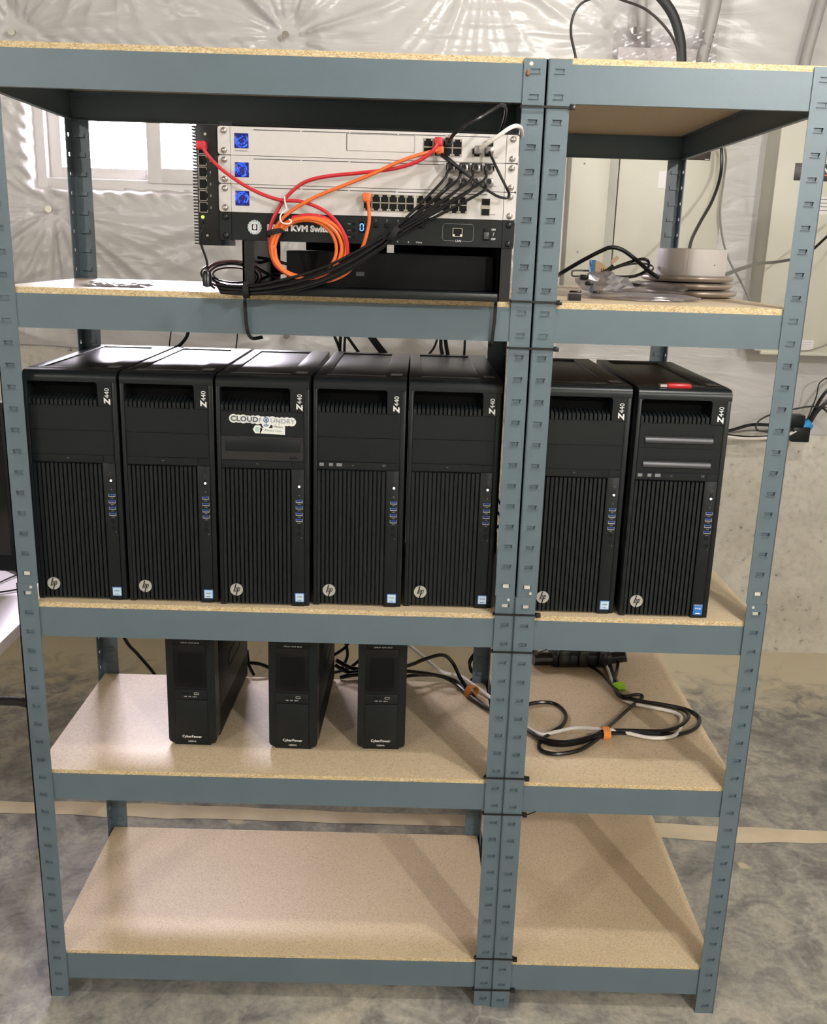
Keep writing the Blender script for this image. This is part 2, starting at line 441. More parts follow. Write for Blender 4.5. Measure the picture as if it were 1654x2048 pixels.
for a, c, y in ((WX0 + 0.075, -0.24, 1.995), (-0.19, WX1 - 0.078, 1.955)):
    MB().box(a, c, y, y + 0.004, WZ0 + 0.07, WZ1 - 0.072).build('pane', GL, win)

# insulation blanket: puffy white vinyl pinned to the wall
pins = [at(20, 62, Y=1.86), at(570, 68, Y=1.86), at(95, 418, Y=1.86), at(572, 672, Y=1.86), Vector((0.9, 0, 2.5)), at(1270, 60, Y=1.86), Vector((-0.9, 0, 1.3)), Vector((1.0, 0, 1.62)), Vector((-1.3, 0, 2.0)), Vector((0.33, 0, 1.72)), Vector((-0.3, 0, 2.62)), Vector((2.5, 0, 2.55))]
rnd = random.Random(3)
GX0, GX1 = -2.95, 3.55
nx, nz = 860, 230
xs = np.linspace(GX0, GX1, nx); tt = np.linspace(0, 1, nz)
bot = 1.135 - (1.135 - 0.893) / (1 + np.exp(-(xs - 1.02) * 40)) + 0.012 * np.sin(xs * 7) * (xs < 1.0)
XX = np.repeat(xs[:, None], nz, 1)
ZZ = bot[:, None] + (ZC - 0.003 - bot[:, None]) * tt[None, :]
def vnoise(x, z, seed, f):
    r = np.random.RandomState(seed); a = np.zeros_like(x)
    for i in range(7):
        kx, kz = r.normal(0, f, 2); a += np.sin(kx * x + kz * z + r.uniform(0, 6.28))
    return a / 7
H = 0.055 + 0.02 * vnoise(XX, ZZ, 1, 5) + 0.006 * vnoise(XX, ZZ * 3, 2, 14)
warp = 0.6 * vnoise(XX, ZZ, 5, 6)
rightfade = 1 - 0.75 / (1 + np.exp(-(XX - 1.45) * 18))
for i, p in enumerate(pins):
    dx, dz = XX - p.x, ZZ - p.z; d = np.hypot(dx, dz); th = np.arctan2(dz, dx)
    r = np.random.RandomState(20 + i)
    cre = np.zeros_like(d)
    for q in range(9):
        n0 = r.randint(3, 17)
        cre += (1 - np.abs(np.sin(n0 * th / 2 + r.uniform(0, 6.28) + warp * (1.2 + 2 * d)))) ** 3 * r.uniform(0.3, 1)
    amp = 0.017 * np.exp(-(d / 0.34)) * (1 - np.exp(-(d / 0.03) ** 2))
    H += rightfade * (amp * (cre - 1.5) - 0.045 * np.exp(-(d / 0.075) ** 2) - 0.02 * np.exp(-(d / 0.22) ** 2))
# long slack folds
H += rightfade * 0.008 * (1 - np.abs(np.sin(ZZ * 26 + 2.2 * vnoise(XX, ZZ, 8, 3) + XX * 2.0))) ** 4 * (0.5 + 0.5 * vnoise(XX, ZZ, 9, 4))
lefts = 1 / (1 + np.exp((XX + 0.66) * 30))
H += lefts * 0.012 * (1 - np.abs(np.sin(XX * 38 + 2 * vnoise(XX, ZZ, 12, 5)))) ** 2
# tight fine ripples right of the middle, upper part
rip = np.exp(-((XX - 0.95) / 0.22) ** 2) * np.exp(-((ZZ - 2.28) / 0.2) ** 2)
H += rip * 0.006 * (1 - np.abs(np.sin(ZZ * 75 + 1.6 * vnoise(XX, ZZ, 14, 6) + 3 * XX))) ** 2
H = np.maximum(H, 0.006)
ex0 = np.maximum(WX0 - XX, XX - WX1); ez0 = np.maximum(WZ0 - ZZ, ZZ - WZ1)
H *= np.clip(0.30 + np.maximum(ex0, ez0) / 0.16, 0.30, 1)
# flatten behind the electrical cabinets, and low right part
flat = 1 / (1 + np.exp(-(XX - 1.12) * 60)) * 1 / (1 + np.exp((ZZ - 1.98) * 40))
H = H * (1 - flat) + 0.012 * flat + flat * 0.003 * vnoise(XX, ZZ, 30, 6)
# tuck into the window reveal
ex = np.maximum(WX0 - XX, XX - WX1); ez = np.maximum(WZ0 - ZZ, ZZ - WZ1)
dw = np.where((ex > 0) & (ez > 0), np.hypot(ex, ez), np.maximum(ex, ez))
edge = np.clip(dw / 0.014, 0, 1)
wr = 0.006 * np.exp(-(dw / 0.05) ** 2) * np.sin(XX * 90 + ZZ * 120 + 3 * vnoise(XX, ZZ, 40, 20))
H = np.where(dw < 0.014, H * np.sqrt(1 - (1 - edge) ** 2) - 0.030 * (1 - edge) ** 2, H) + wr
H *= np.clip(tt[None, :] * 14 + 0.12, 0, 1) ** 0.6
YY = Y1 - 0.002 - H
vid = np.arange(nx * nz).reshape(nx, nz)
verts = np.stack([XX, YY, ZZ], -1).reshape(-1, 3)
a_, b_, c_, d_ = vid[:-1, :-1], vid[1:, :-1], vid[1:, 1:], vid[:-1, 1:]
cx, cz = (XX[:-1, :-1] + XX[1:, 1:]) / 2, (ZZ[:-1, :-1] + ZZ[1:, 1:]) / 2
keep = ~((cx > WX0 + 0.006) & (cx < WX1 - 0.006) & (cz > WZ0 + 0.004) & (cz < WZ1 - 0.004))
fs = np.stack([a_, b_, c_, d_], -1)[keep]
me = bpy.data.meshes.new('insulation_blanket'); me.from_pydata(verts.tolist(), [], fs.tolist()); me.materials.append(POLY)
me.polygons.foreach_set('use_smooth', [True] * len(me.polygons)); me.update()
ins = link('insulation_blanket', me)
tag(ins, 'creased white vinyl insulation blanket pinned over the upper back wall', 'insulation')
for p in pins[:4] + [pins[5]]:
    MB().cyl((p.x, 1.868, p.z), 0.012, 0.014, 'y', 14).build('fastener', CHROME, ins)['label'] = 'round metal fastener'

# joint of tan filler in the floor
rnd = random.Random(5)
b = MB(); N = 150; up_, lo_ = [], []
yw = lambda x: 0.682 - 0.022 * max(0, x) / 1.0
o1 = o2 = 0
for i in range(N + 1):
    x = X0 + 0.01 + (X1 - X0 - 0.02) * i / N
    o1 = o1 * 0.8 + rnd.uniform(-0.004, 0.004); o2 = o2 * 0.8 + rnd.uniform(-0.006, 0.006)
    up_.append((x, yw(x) + 0.036 + o1, 0.0012)); lo_.append((x, yw(x) - 0.032 + o2, 0.0012))
vs = up_ + lo_
b.add(vs, [(i, N + 1 + i, N + 2 + i, i + 1) for i in range(N)])
struct('trim_1', b, mat('tan_joint_filler', rgb(210, 194, 168), 0.6, 0, 0.08, 14))

# ceiling lamps (bare bulbs), the last two added as unseen fill
BULB = mat('lit_bulb', (1, 0.9, 0.75, 1), 0.5, emit=(1, 0.93, 0.8, 1), es=6)
for i, (p, e) in enumerate(LAMPS):
    t = thing('ceiling_and_fill_lamp', ['bare bulb in a porcelain holder above the front of the shelving', 'bare bulb in a porcelain holder between shelving and back wall', 'added fill bulb in a porcelain holder behind the viewer, left', 'added fill bulb in a porcelain holder behind the viewer, right'][i], 'lamp', (p[0], p[1], ZC))
    MB().lathe([(0.055, 0), (0.055, -0.02), (0.03, -0.06), (0.022, -0.14)]).build('lamp_holder', WHITEP, t)

# ================================================================== SHELVING
PW, TH = 0.0378, 0.0018
LEV = [(0.0435, 0.1035, 0.1105), (0.4640, 0.5205, 0.5285), (0.8095, 0.8670, 0.8765), (1.3790, 1.4370, 1.4475), (1.7620, 1.8205, 1.8300)]
def flange(b, horiz_x, o, s, z0, z1, y, side):
    """sheet with keyhole slots. horiz_x True: spans X at depth y; else spans Y at x=y"""
    w0, w1 = 0.0110, 0.0268        # slot extents across the flange
    ks = [0.019 + 0.0381 * k for k in range(48)]
    def q(a0, a1, za, zb):
        lo, hi = sorted((o + s * a0, o + s * a1))
        t0, t1 = sorted((y, y + side * TH))
        if horiz_x: b.box(lo, hi, t0, t1, za, zb)
        else: b.box(t0, t1, lo, hi, za, zb)
    q(0, w0, z0, z1); q(w1, PW, z0, z1)
    zc = z0
    for k in ks:
        if k < z0 or k > z1: continue
        q(w0, w1, zc, k - 0.0034); zc = k + 0.0034
        # pressed lip along the bottom of each slot
        lo, hi = sorted((o + s * w0, o + s * w1)); t0, t1 = sorted((y, y - side * 0.0020))
        if horiz_x: b.box(lo - .0008, hi + .0008, t0, t1, k - 0.0043, k - 0.0034)
        else: b.box(t0, t1, lo - .0008, hi + .0008, k - 0.0043, k - 0.0034)
        # metal pushed in behind the slot
        t0, t1 = sorted((y + side * 0.0040, y + side * 0.0048)); t2, t3 = sorted((y + side * TH, y + side * 0.0048))
        if horiz_x: b.box(lo - .001, hi + .001, t0, t1, k - 0.0045, k + 0.0045); b.box(lo - .001, hi + .001, t2, t3, k - 0.0045, k - 0.0037)
        else: b.box(t0, t1, lo - .001, hi + .001, k - 0.0045, k + 0.0045)
        # tapered shoulders
        for a, c in ((w0, w0 + 0.0016), (w1, w1 - 0.0016)):
            pts = [(o + s * a, k - 0.0034), (o + s * c, k - 0.0034), (o + s * a, k + 0.0034)]
            t0, t1 = sorted((y, y + side * TH))
            b.prism(pts, t0, t1, 'y' if horiz_x else 'x')
    q(w0, w1, zc, z1)
def shelving(name, label, W, D, loc, rz):
    t = thing(name, label, 'shelving', loc, rz)
    for xo, sx in ((0, 1), (W, -1)):
        for yo, sy in ((0, 1), (D, -1)):
            for half, (z0, z1) in enumerate(((0, 0.914), (0.914, 1.828))):
                e = 0.0 if half else 0.0016
                b = MB()
                flange(b, True, xo - sx * e, sx, z0, z1, yo - sy * e, sy)
                flange(b, False, yo - sy * e, sy, z0, z1, xo - sx * e, sx)
                b.build('post', STEEL, t)
            # splice rivets, front face
            if yo == 0:
                zz = 0.922 if (sx == 1 and name == 'shelving_unit' and D > 0.6) else 0.9075
                rv = MB().cyl((xo + sx * (0.013 if sx < 0 and D < 0.6 else 0.025), -0.0030, zz), 0.0026, 0.003, 'y', 12)
                rv.build('rivet', mat('zinc_rivet', rgb(200, 203, 200), 0.4, 0.2), t)
                for kk in (23, 24):
                    z = 0.019 + 0.0381 * kk; lo, hi = sorted((xo + sx * 0.0135, xo + sx * 0.0243))
                    MB().box(lo, hi, 0.0006, 0.0026, z - 0.0034, z + 0.0034).build('splice_tab', mat('nylon_and_hole_light', rgb(198, 196, 188), 0.5), t)
    for li, (zb, zt, zd) in enumerate(LEV):
        lip = zd - 0.0125
        prof = lambda f, s: [(f, zb), (f, zt), (f + s * 0.0016, zt), (f + s * 0.0016, lip), (f + s * 0.014, lip), (f + s * 0.014, lip - 0.0016), (f + s * 0.0018, lip - 0.0016), (f + s * 0.0018, zb + 0.0016), (f + s * 0.010, zb + 0.0016), (f + s * 0.010, zb)]
        for f, s in ((0.0022, 1), (D - 0.0022, -1)):
            b = MB().prism(prof(f, s), 0.0045, W - 0.0045, 'x'); b.build('beam', STEEL, t)
        for f, s in ((0.0022, 1), (W - 0.0022, -1)):
            b = MB().prism(prof(f, s), 0.0045, D - 0.0045, 'y'); b.build('beam', STEEL, t)
        # board: clipped corners so that it clears the posts
        x0, x1, y0, y1 = 0.0042, W - 0.0042, 0.0042, D - 0.0042
        b = MB()
        poly = [(x0, y0), (x1, y0), (x1, y1), (x0, y1)]
        v = [(p[0], p[1], lip + 0.0005) for p in poly] + [(p[0], p[1], zd) for p in poly]
        b.add(v, [(4, 5, 6, 7)], 0); b.add(v, [(0, 3, 2, 1)], 2); b.add(v, [(0, 1, 5, 4), (1, 2, 6, 5), (2, 3, 7, 6), (3, 0, 4, 7)], 1)
        b.build('shelf_board', [BTOP, BEDGE, BUNDER], t)
    return t
WA, DA = 0.9190, 0.4460
WB, DB = 0.4632, 0.9120
unit_a = shelving('shelving_unit', 'wide blue-grey steel shelving unit on the left holding five towers and the network rack', WA, DA, (0, 0, 0), 0)
BO = (WA + 0.0012, -0.0039, 0); BR = -0.00593
shelving('shelving_unit', 'narrow deep blue-grey steel shelving unit on the right holding two towers', WB, DB, BO, BR)

p = at(1056, 146, Y=-0.001)
MB().lathe([(0.0006, -0.005), (0.0034, -0.003), (0.0030, 0.003), (0.0012, 0.005)], n=10).build('rust_spot', mat('rust', rgb(120, 84, 62), 0.8, 0, 0.2, 300), unit_a, (p.x, -0.0002, p.z))
p = at(1063, 127, Y=-0.001)
MB().cyl((p.x, -0.0006, p.z), 0.0032, 0.001, 'y', 12).build('round_hole_light', mat('nylon_and_hole_light', rgb(198, 196, 188), 0.5), unit_a)  # pale disc: light showing through a post hole, put in as colour
# zip ties round the pair of centre posts
ties = [(214, 'topmost black zip tie round the centre posts, under the top beam'), (604, 'black zip tie round the centre posts level with the second shelf board'), (697, 'black zip tie round the centre posts just under the second beam'), (1229, 'black zip tie round the centre posts level with the tower shelf board'), (1304, 'black zip tie with a tail, round the centre posts just under the tower shelf'), (1556, 'black zip tie round the centre posts level with the fourth shelf board'), (1628, 'black zip tie round the centre posts just under the fourth beam'), (1917, 'black zip tie round the centre posts level with the bottom shelf board'), (1979, 'lowest black zip tie round the centre posts, near the floor')]
for v, lab in ties:
    uc = {214: 1045}.get(v, 1045 - (v - 214) * 0.056)
    z = at(uc + 50, v, Y=-0.004).z
    xa, xb, ya, yb = WA - PW - 0.003, WA + PW + 0.006, -0.0065, 0.046
    pts = []
    rr = 0.004
    rr = 0.003
    for cx, cy, a0, n_, st in ((xa + rr, ya + rr, 0.75 * PI, 5, 0.19 * PI), (xb - rr, ya + rr, 1.5 * PI, 5, 0.19 * PI), (WA, 0.040, 0.25 * PI, 4, 0.16 * PI)):
        for k in range(n_):
            a = a0 + k * st
            pts.append((cx + rr * math.cos(a), cy + rr * math.sin(a), z))
    tie = thing('zip_tie', lab, 'zip tie', (0, 0, 0), 0, 'zip ties on the centre posts')
    MB().tube(pts, 0.001, 4, closed=True, flat=(0.0026, 0.0011), updir=(0, 0, 1)).build('strap', TIE, tie)
    b = MB().bbox(xb - 0.005, xb + 0.004, ya - 0.003, ya + 0.005, z - 0.004, z + 0.004, 0.001)
    if v in (1304, 1628): b.tube([(xb + 0.002, ya, z), (xb + 0.022, ya + 0.004, z + 0.006)], 0.0012, 4)
    b.build('tie_head', TIE, tie)

# ================================================================== TOWER COMPUTERS
PWD, PHT, PDP = 0.1650, 0.4290, 0.440
def slat_mesh():
    b = MB()
    x0, x1 = 0, 0.0051
    b.add([(x0, .0005, .0035), (x1, .0005, .0035), (x1, .0005, .2600), (x0, .0005, .2600), (x0 + .0002, .014, .0035), (x1 - .0002, .014, .0035), (x1 - .0002, .014, .2645), (x0 + .0002, .014, .2645)],
          [(0, 1, 2, 3), (4, 7, 6, 5), (0, 4, 5, 1), (3, 2, 6, 7), (0, 3, 7, 4), (1, 5, 6, 2)])
    return b.mesh('grille_slat', RIBM)
SLAT = slat_mesh()
HPL = None
def make_tower(label, kind, loc, rz=0):
    t = thing('tower_computer', label, 'computer', loc, rz, 'black tower computers in a row')
    # steel case with a dished top
    b = MB()
    b.bbox(0, PWD, 0.030, PDP, 0.006, PHT - 0.0025, 0.0025)
    b.bbox(0.0006, 0.021, 0.030, PDP, PHT - 0.006, PHT, 0.001); b.bbox(0.126, PWD - 0.0006, 0.030, PDP, PHT - 0.006, PHT, 0.001)
    b.bbox(0.019, 0.128, 0.030, 0.048, PHT - 0.006, PHT, 0.001); b.bbox(0.019, 0.128, PDP - 0.03, PDP, PHT - 0.006, PHT, 0.001)
    b.box(0.008, 0.03, 0.05, 0.09, 0, 0.008); b.box(0.135, 0.157, 0.05, 0.09, 0, 0.008); b.box(0.008, 0.03, 0.38, 0.42, 0, 0.008); b.box(0.135, 0.157, 0.38, 0.42, 0, 0.008)
    b.build('case', BLACKTOP, t)
    # bezel
    b = MB()
    arc = [(0.0, 0.4085)] + [(0.013 - 0.013 * math.cos(a), 0.4145 + 0.013 * math.sin(a)) for a in [i * PI / 12 for i in range(7)]] + [(0.032, PHT - 0.0005), (0.032, 0.4085)]
    b.prism(arc, 0.0, PWD, 'x', 0, True)
    b.bbox(0, 0.0068, 0.0, 0.032, 0.003, 0.4085, 0.0012)                 # left cheek
    b.bbox(0.1560, PWD, 0.0012, 0.032, 0.0005, 0.4085, 0.0015)           # right cheek
    b.box(0.1315, 0.1562, 0.0, 0.032, 0.3665, 0.4088)                    # field beside the handle
    # rounded corners of the handle opening
    for cx, s in ((0.0068, 1), (0.1315, -1)):
        r = 0.006; pts = [(cx, 0.4088)] + [(cx + s * (r - r * math.cos(a)), 0.4088 - r + r * math.sin(a)) for a in [k * PI / 10 for k in range(6)]]
        b.prism(pts, 0.0, 0.02, 'y')
    b.box(0.0068, 0.1562, 0.014, 0.032, 0.003, 0.3665)                   # backing
    b.box(0.0068, 0.1562, 0.0028, 0.014, 0.2625, 0.3665)
    b.bbox(0.1330, 0.1555, 0.0, 0.014, 0.0000, 0.2625, 0.0008)           # control strip
    b.bbox(0.0005, 0.0105, 0.0006, 0.03, 0.0, 0.0045, 0.001)
    b.build('bezel', BLACK, t)
    q = MB(); q.box(0.0068, 0.1315, 0.0285, 0.0298, 0.3665, 0.4085); q.box(0.0068, 0.1315, 0.004, 0.0298, 0.4078, 0.4084); q.build('handle_recess', mat('recess_shade_black', rgb(4, 4, 5), 0.8, spec=0.1), t)  # near-black lining puts the handle recess's shade into its colour
    b = MB()
    for i in range(16):
        x = 0.0078 + i * 0.0077
        b.add([(x, .0006, .3668), (x + .0052, .0006, .3668), (x + .0052, .0006, .3760), (x, .0006, .3760), (x, .030, .3668), (x + .0052, .030, .3668), (x + .0052, .030, .384), (x, .030, .384), (x, .004, .3785), (x + .0052, .004, .3785)],
              [(0, 1, 2, 3), (3, 2, 9, 8), (8, 9, 6, 7), (4, 7, 6, 5), (0, 4, 5, 1), (0, 3, 8, 7, 4), (1, 5, 6, 9, 2)])
    b.build('grille_teeth', RIBM, t)
    # drive bays
    def bay(z0, z1, style):
        bb = MB()
        if style == 'handle':
            bb.box(0.0080, 0.1545, 0.0008, 0.006, z0, z0 + 0.0070); bb.box(0.0080, 0.1545, 0.0008, 0.006, z0 + 0.0245, z1)
            bb.box(0.0080, 0.018, 0.0008, 0.006, z0 + .007, z0 + .0246); bb.box(0.139, 0.1545, 0.0008, 0.006, z0 + .007, z0 + .0246)
            o = bb.build('drive_bay_cover', BLACK, t)
            o['label'] = 'bay cover with a wide finger grip'
            arc2 = [(0.003 - 0.007 * math.sin(a), z0 + 0.0070 + 0.0060 - 0.0060 * math.cos(a)) for a in [k * PI / 8 for k in range(9)]] + [(0.006, z0 + 0.0190), (0.006, z0 + 0.0070)]
            MB().prism(arc2, 0.018, 0.139, 'x', 0, True).build('grip', mat('satin_grey_plastic', rgb(70, 71, 74), 0.35), o)
            MB().box(0.018, 0.139, 0.0050, 0.0062, z0 + .008, z0 + .0246).build('grip_recess', DARK, o)
        elif style == 'optical':
            bb.box(0.0080, 0.1545, 0.0004, 0.006, z0, z1)
            o = bb.build('drive_bay_cover', mat('optical_drive_plastic', rgb(30, 30, 32), 0.35), t); o['label'] = 'optical drive front with tray door'
            MB().bbox(0.0150, 0.1490, -0.0006, 0.002, z0 + 0.0155, z1 - 0.004, 0.0005).build('tray_door', BLACK, o)
            MB().bbox(0.1290, 0.1440, -0.0010, 0.002, z0 + 0.0035, z0 + 0.0075, 0.0006).build('eject_button', BLACK, o)
        else:
            bb.box(0.0080, 0.1545, 0.0008, 0.006, z0, z1); bb.build('drive_bay_cover', BLACK, t)
    bay(0.3223, 0.3655, 'handle' if kind == 7 else 'plain')
    bay(0.2778, 0.3212, 'handle' if kind == 7 else ('optical' if kind == 3 else 'plain'))
    b = MB().box(0.0080, 0.1345, 0.0004, 0.004, 0.2655, 0.2766); b.box(0.1355, 0.1545, 0.0008, 0.004, 0.2655, 0.2766)
    o = b.build('slim_drive', BLACK, t)
    mk = MB(); mk.box(0.070, 0.0735, 0.0001, 0.0006, 0.2703, 0.2715)
    if kind in (4, 7):
        for xx, ww in ((0.011, .008), (0.0285, .007), (0.042, .010)): mk.box(xx, xx + ww, 0.0001, 0.0006, 0.2685, 0.2742)
    mk.build('markings', GREYLET, o)
    if kind in (4, 7): lettering('M', 0.0075, (0.128, 0.0002, 0.2713), GREYLET, o)
    # lower grille
    for i in range(16):
        link('grille_slat', SLAT, t, (0.0078 + i * 0.00782, 0, 0))
    # controls
    cx = 0.1470
    o = MB().bbox(cx - 0.0035, cx + 0.0035, -0.0004, 0.003, 0.2262, 0.2470, 0.0008).build('power_button', mat('button_black', rgb(18, 18, 20), 0.3), t)
    MB().cyl((cx, -0.0009, 0.2308), 0.0020, 0.001, 'y', 12).build('power_light', mat('lit_white_led', (1, 1, 1, 1), emit=(0.95, 0.92, 1, 1), es=3.0), o)
    MB().cyl((cx, -0.0003, 0.2142), 0.0010, 0.001, 'y', 8).build('activity_light', GREYLET, t)
    for k, z in enumerate((0.2009, 0.1888, 0.1767, 0.1651)):
        p = MB(); p.box(cx - .0062, cx + .0062, -0.0004, 0.0010, z - 0.0005, z + 0.0008)
        p.box(cx - .0062, cx - .0056, -0.0002, 0.001, z, z + .0052); p.box(cx + .0056, cx + .0062, -0.0002, 0.001, z, z + .0052)
        o = p.build('usb_port', METALBAR, t)
        MB().box(cx - .0048, cx + .0048, -0.0002, 0.001, z + .0026, z + .0048).build('usb_tongue', BLUEUSB, o)
        MB().box(cx - .0025, cx + .0025, -0.0001, 0.001, z - .0038, z - .0026).build('port_symbol', GREYLET, o)
    for z in (0.1542, 0.1419):
        r_ = MB(); N = 16
        r_.tube([(cx + 0.0032 * math.cos(2 * PI * k / N), -0.0002, z + 0.0032 * math.sin(2 * PI * k / N)) for k in range(N)], 0.0005, 5, closed=True)
        r_.cyl((cx, -0.0001, z), 0.0016, 0.0005, 'y', 10)
        r_.build('audio_jack', DARK, t)
    MB().box(cx + .0035, cx + .0047, -0.0001, .001, .1330, .1350).build('port_symbol', GREYLET, t)
    # round maker's badge
    bx, bz, br = 0.0300, 0.0303, 0.0118
    o = MB().cyl((bx, -0.0012, bz), br, 0.0020, 'y', 32).build('badge', BADGE, t)
    q = MB(); sl = 0.28
    def bar(x0, z0, z1, wd=0.0021):
        q.add([(bx + x0 + sl * z0, -0.0016, bz + z0), (bx + x0 + wd + sl * z0, -0.0016, bz + z0), (bx + x0 + wd + sl * z1, -0.0016, bz + z1), (bx + x0 + sl * z1, -0.0016, bz + z1)], [(0, 1, 2, 3)])
    bar(-0.0048, -0.0042, 0.0112); bar(0.0010, -0.0115, 0.0045)
    def bow(x0, zt, flip):
        pts = []
        if not flip:
            pts = [(x0, zt - 0.0005), (x0 + 0.0026, zt + 0.0002), (x0 + 0.0030, zt - 0.002), (x0 + 0.0026, zt - 0.0085)]
        else:
            pts = [(x0, zt - 0.0002), (x0 + 0.0028, zt), (x0 + 0.0036, zt - 0.0025), (x0 + 0.0030, zt - 0.0066), (x0, zt - 0.0078)]
        q.tube([(bx + p[0] + sl * p[1], -0.0013, bz + p[1]) for p in pts], 0.00085, 4)
    bow(-0.0036, 0.0044, False); bow(0.0020, 0.0042, True)
    q.build('lettering', mat('badge_black', rgb(15, 15, 16), 0.4), o)
    # model lettering reading upwards
    lettering('Z', 0.0145, (0.1485, -0.0003, 0.3742), WHITELET, t, rot=PI / 2, bold=0.0006, shear=0.25)
    lettering('440', 0.0118, (0.1485, -0.0003, 0.3900), WHITELET, t, rot=PI / 2, spacing=1.02)
    # processor sticker
    if kind == 7:
        o = MB().bbox(0.1375, 0.1545, -0.0007, 0.0006, 0.0060, 0.0270, 0.0003).build('processor_sticker', mat('sticker_blue', rgb(28, 112, 190), 0.35), t); o['label'] = 'blue processor sticker'
        lettering('intel', 0.0068, (0.1462, -0.0009, 0.0195), WHITELET, o)
        MB().box(0.1385, 0.1545 - .001, -0.0010, 0, 0.0252, 0.0266).build('sticker_stripe', mat('copper_print', rgb(190, 150, 110), 0.4), o)
        MB().box(0.142, 0.1505, -0.0010, 0, 0.0085, 0.0105).build('sticker_line', WHITELET, o)
    else:
        o = MB().bbox(0.1385, 0.1560, -0.0007, 0.0006, 0.0085, 0.0262, 0.0003).build('processor_sticker', mat('sticker_border', rgb(70, 120, 190), 0.35), t); o['label'] = 'white processor sticker with a blue edge'
        MB().box(0.1400, 0.1546, -0.0010, 0, 0.0100, 0.0248).build('sticker_face', mat('sticker_white', rgb(190, 210, 225), 0.35), o)
        lettering('intel', 0.0052, (0.1473, -0.0012, 0.0195), mat('sticker_grey', rgb(90, 110, 135), 0.4), o)
        MB().box(0.1435, 0.1510, -0.0012, 0, 0.0120, 0.0132).build('sticker_line', mat('sticker_grey', rgb(90, 110, 135), 0.4), o)
    # rating label strip on the top
    o = MB().box(0.135, 0.156, 0.050, 0.078, PHT - 0.0002, PHT + 0.0003).build('rating_label', mat('grey_label', rgb(98, 95, 92), 0.4), t)
    return t
tw = [(1, 0.0285, 0.023, 'black tower computer farthest left, beside the left front post'), (2, 0.1995, 0.022, 'black tower computer second from the left, between the leftmost and the stickered tower'),
      (3, 0.3705, 0.016, 'black tower computer with a white die-cut sticker and optical drive'), (4, 0.5420, 0.026, 'black tower computer right of the stickered one, pale icons on its slim drive'),
      (5, 0.7130, 0.030, 'black tower computer just left of the centre posts')]
TW = {}
for k, x, y, lab in tw:
    TW[k] = make_tower(lab, k, (x, y, 0.8765), -0.013 if k == 4 else 0.0)
TW[6] = make_tower('black tower computer just right of the centre posts, left of the red stick', 6, (0.9420, 0.019, 0.8765), 0.0)
TW[7] = make_tower('black tower computer farthest right, two finger-grip bays and a red stick on top', 7, (1.1165, 0.012, 0.8765), -0.012)

# die-cut stickers on tower 3
def sticker_outline(parts):
    return parts
st = MB()
def loc3(u, v): 
    p = at(u, v, Y=0.0162); return p.x - 0.3705, p.z - 0.8765
cfb = []
for i in range(13):
    x, z = loc3(467 + i * 9.7, 836.5 + i * 0.62); cfb.append((x, z))
o = None
for i, (x, z) in enumerate(cfb):
    r = (0.0079 if i in (0, 12) else 0.0074 + 0.0006 * ((i * 7) % 3 - 1))
    st.cyl((x, -0.0004 - 0.00001 * i, z), r, 0.0006, 'y', 20, smooth=False)
x, z = loc3(532.5, 848); st.cyl((x, -0.0005, z), 0.0078, 0.0006, 'y', 20, smooth=False)
STW = mat('sticker_paper', rgb(222, 222, 218), 0.45)
stk = st.build('sticker', STW, None, (0.3705, 0.016, 0.8765))
stk.parent = TW[3]; stk.location = (0, 0, 0); stk['label'] = 'white die-cut sticker with grey capitals and a blue key symbol'
NAVY = mat('sticker_slate', rgb(70, 76, 88), 0.5); SLT = mat('sticker_light_slate', rgb(140, 148, 160), 0.5)
x, z = loc3(489, 838); lettering('CLOUD', 0.0128, (x, -0.0012, z), NAVY, stk, rot=-0.03, spacing=1.08, bold=0.00035, sx=1.05)
x, z = loc3(520.5, 840.5); lettering('F', 0.0120, (x, -0.0012, z), SLT, stk, rot=-0.03)
x, z = loc3(565.5, 842.5); lettering('UNDRY', 0.0120, (x, -0.0012, z), SLT, stk, rot=-0.03, spacing=1.1)
KB = mat('sticker_blue_ring', rgb(70, 110, 170), 0.5)
x, z = loc3(532.5, 839.5); q = MB()
q.tube([(x + 0.0042 * math.cos(2 * PI * k / 16), -0.0011, z + 0.0042 * math.sin(2 * PI * k / 16)) for k in range(16)], 0.0008, 5, closed=True)
q.cyl((x, -0.0013, z), 0.0018, 0.001, 'y', 12); q.box(x - .0006, x + .0006, -0.0013, -.0006, z - 0.010, z)
q.tube([(x + 0.0042 * math.cos(2 * PI * k / 16), -0.0011, z - 0.0098 + 0.0013 * math.sin(2 * PI * k / 16)) for k in range(16)], 0.0005, 5, closed=True)
q.build('sticker_symbol', KB, stk)
q = MB()
xa, za = loc3(521, 866); xb, zb = loc3(570, 851)
q.prism([(xa - 0.001, za - .0005), (xb, za - 0.002), (xb, zb + .001), (xb - .022, zb + 0.001), (xb - .022, za + .0095), (xa, za + 0.0100)], -0.0010, -0.0002, 'y')
xh, zh = loc3(515.5, 858.5)
q.prism([(xh + 0.0088 * math.cos(PI / 3 * k), zh + 0.0082 * math.sin(PI / 3 * k)) for k in range(6)], -0.0010, -0.0002, 'y')
s2 = q.build('sticker', STW, TW[3]); s2['label'] = 'small white sticker with a pale green hexagon'
MB().prism([(xh + 0.0054 * math.cos(PI / 3 * k), zh + 0.0050 * math.sin(PI / 3 * k)) for k in range(6)], -0.0012, -0.0002, 'y').build('sticker_symbol', mat('pale_mint', rgb(165, 195, 190), 0.5), s2)
x, z = loc3(546, 861); lettering('VMware Tanzu', 0.0058, (x, -0.0012, z), SLT, s2, rot=-0.03, sx=0.93)
x, z = loc3(556, 853.5); lettering('VMware', 0.0050, (x, -0.0012, z), NAVY, s2, rot=-0.03)

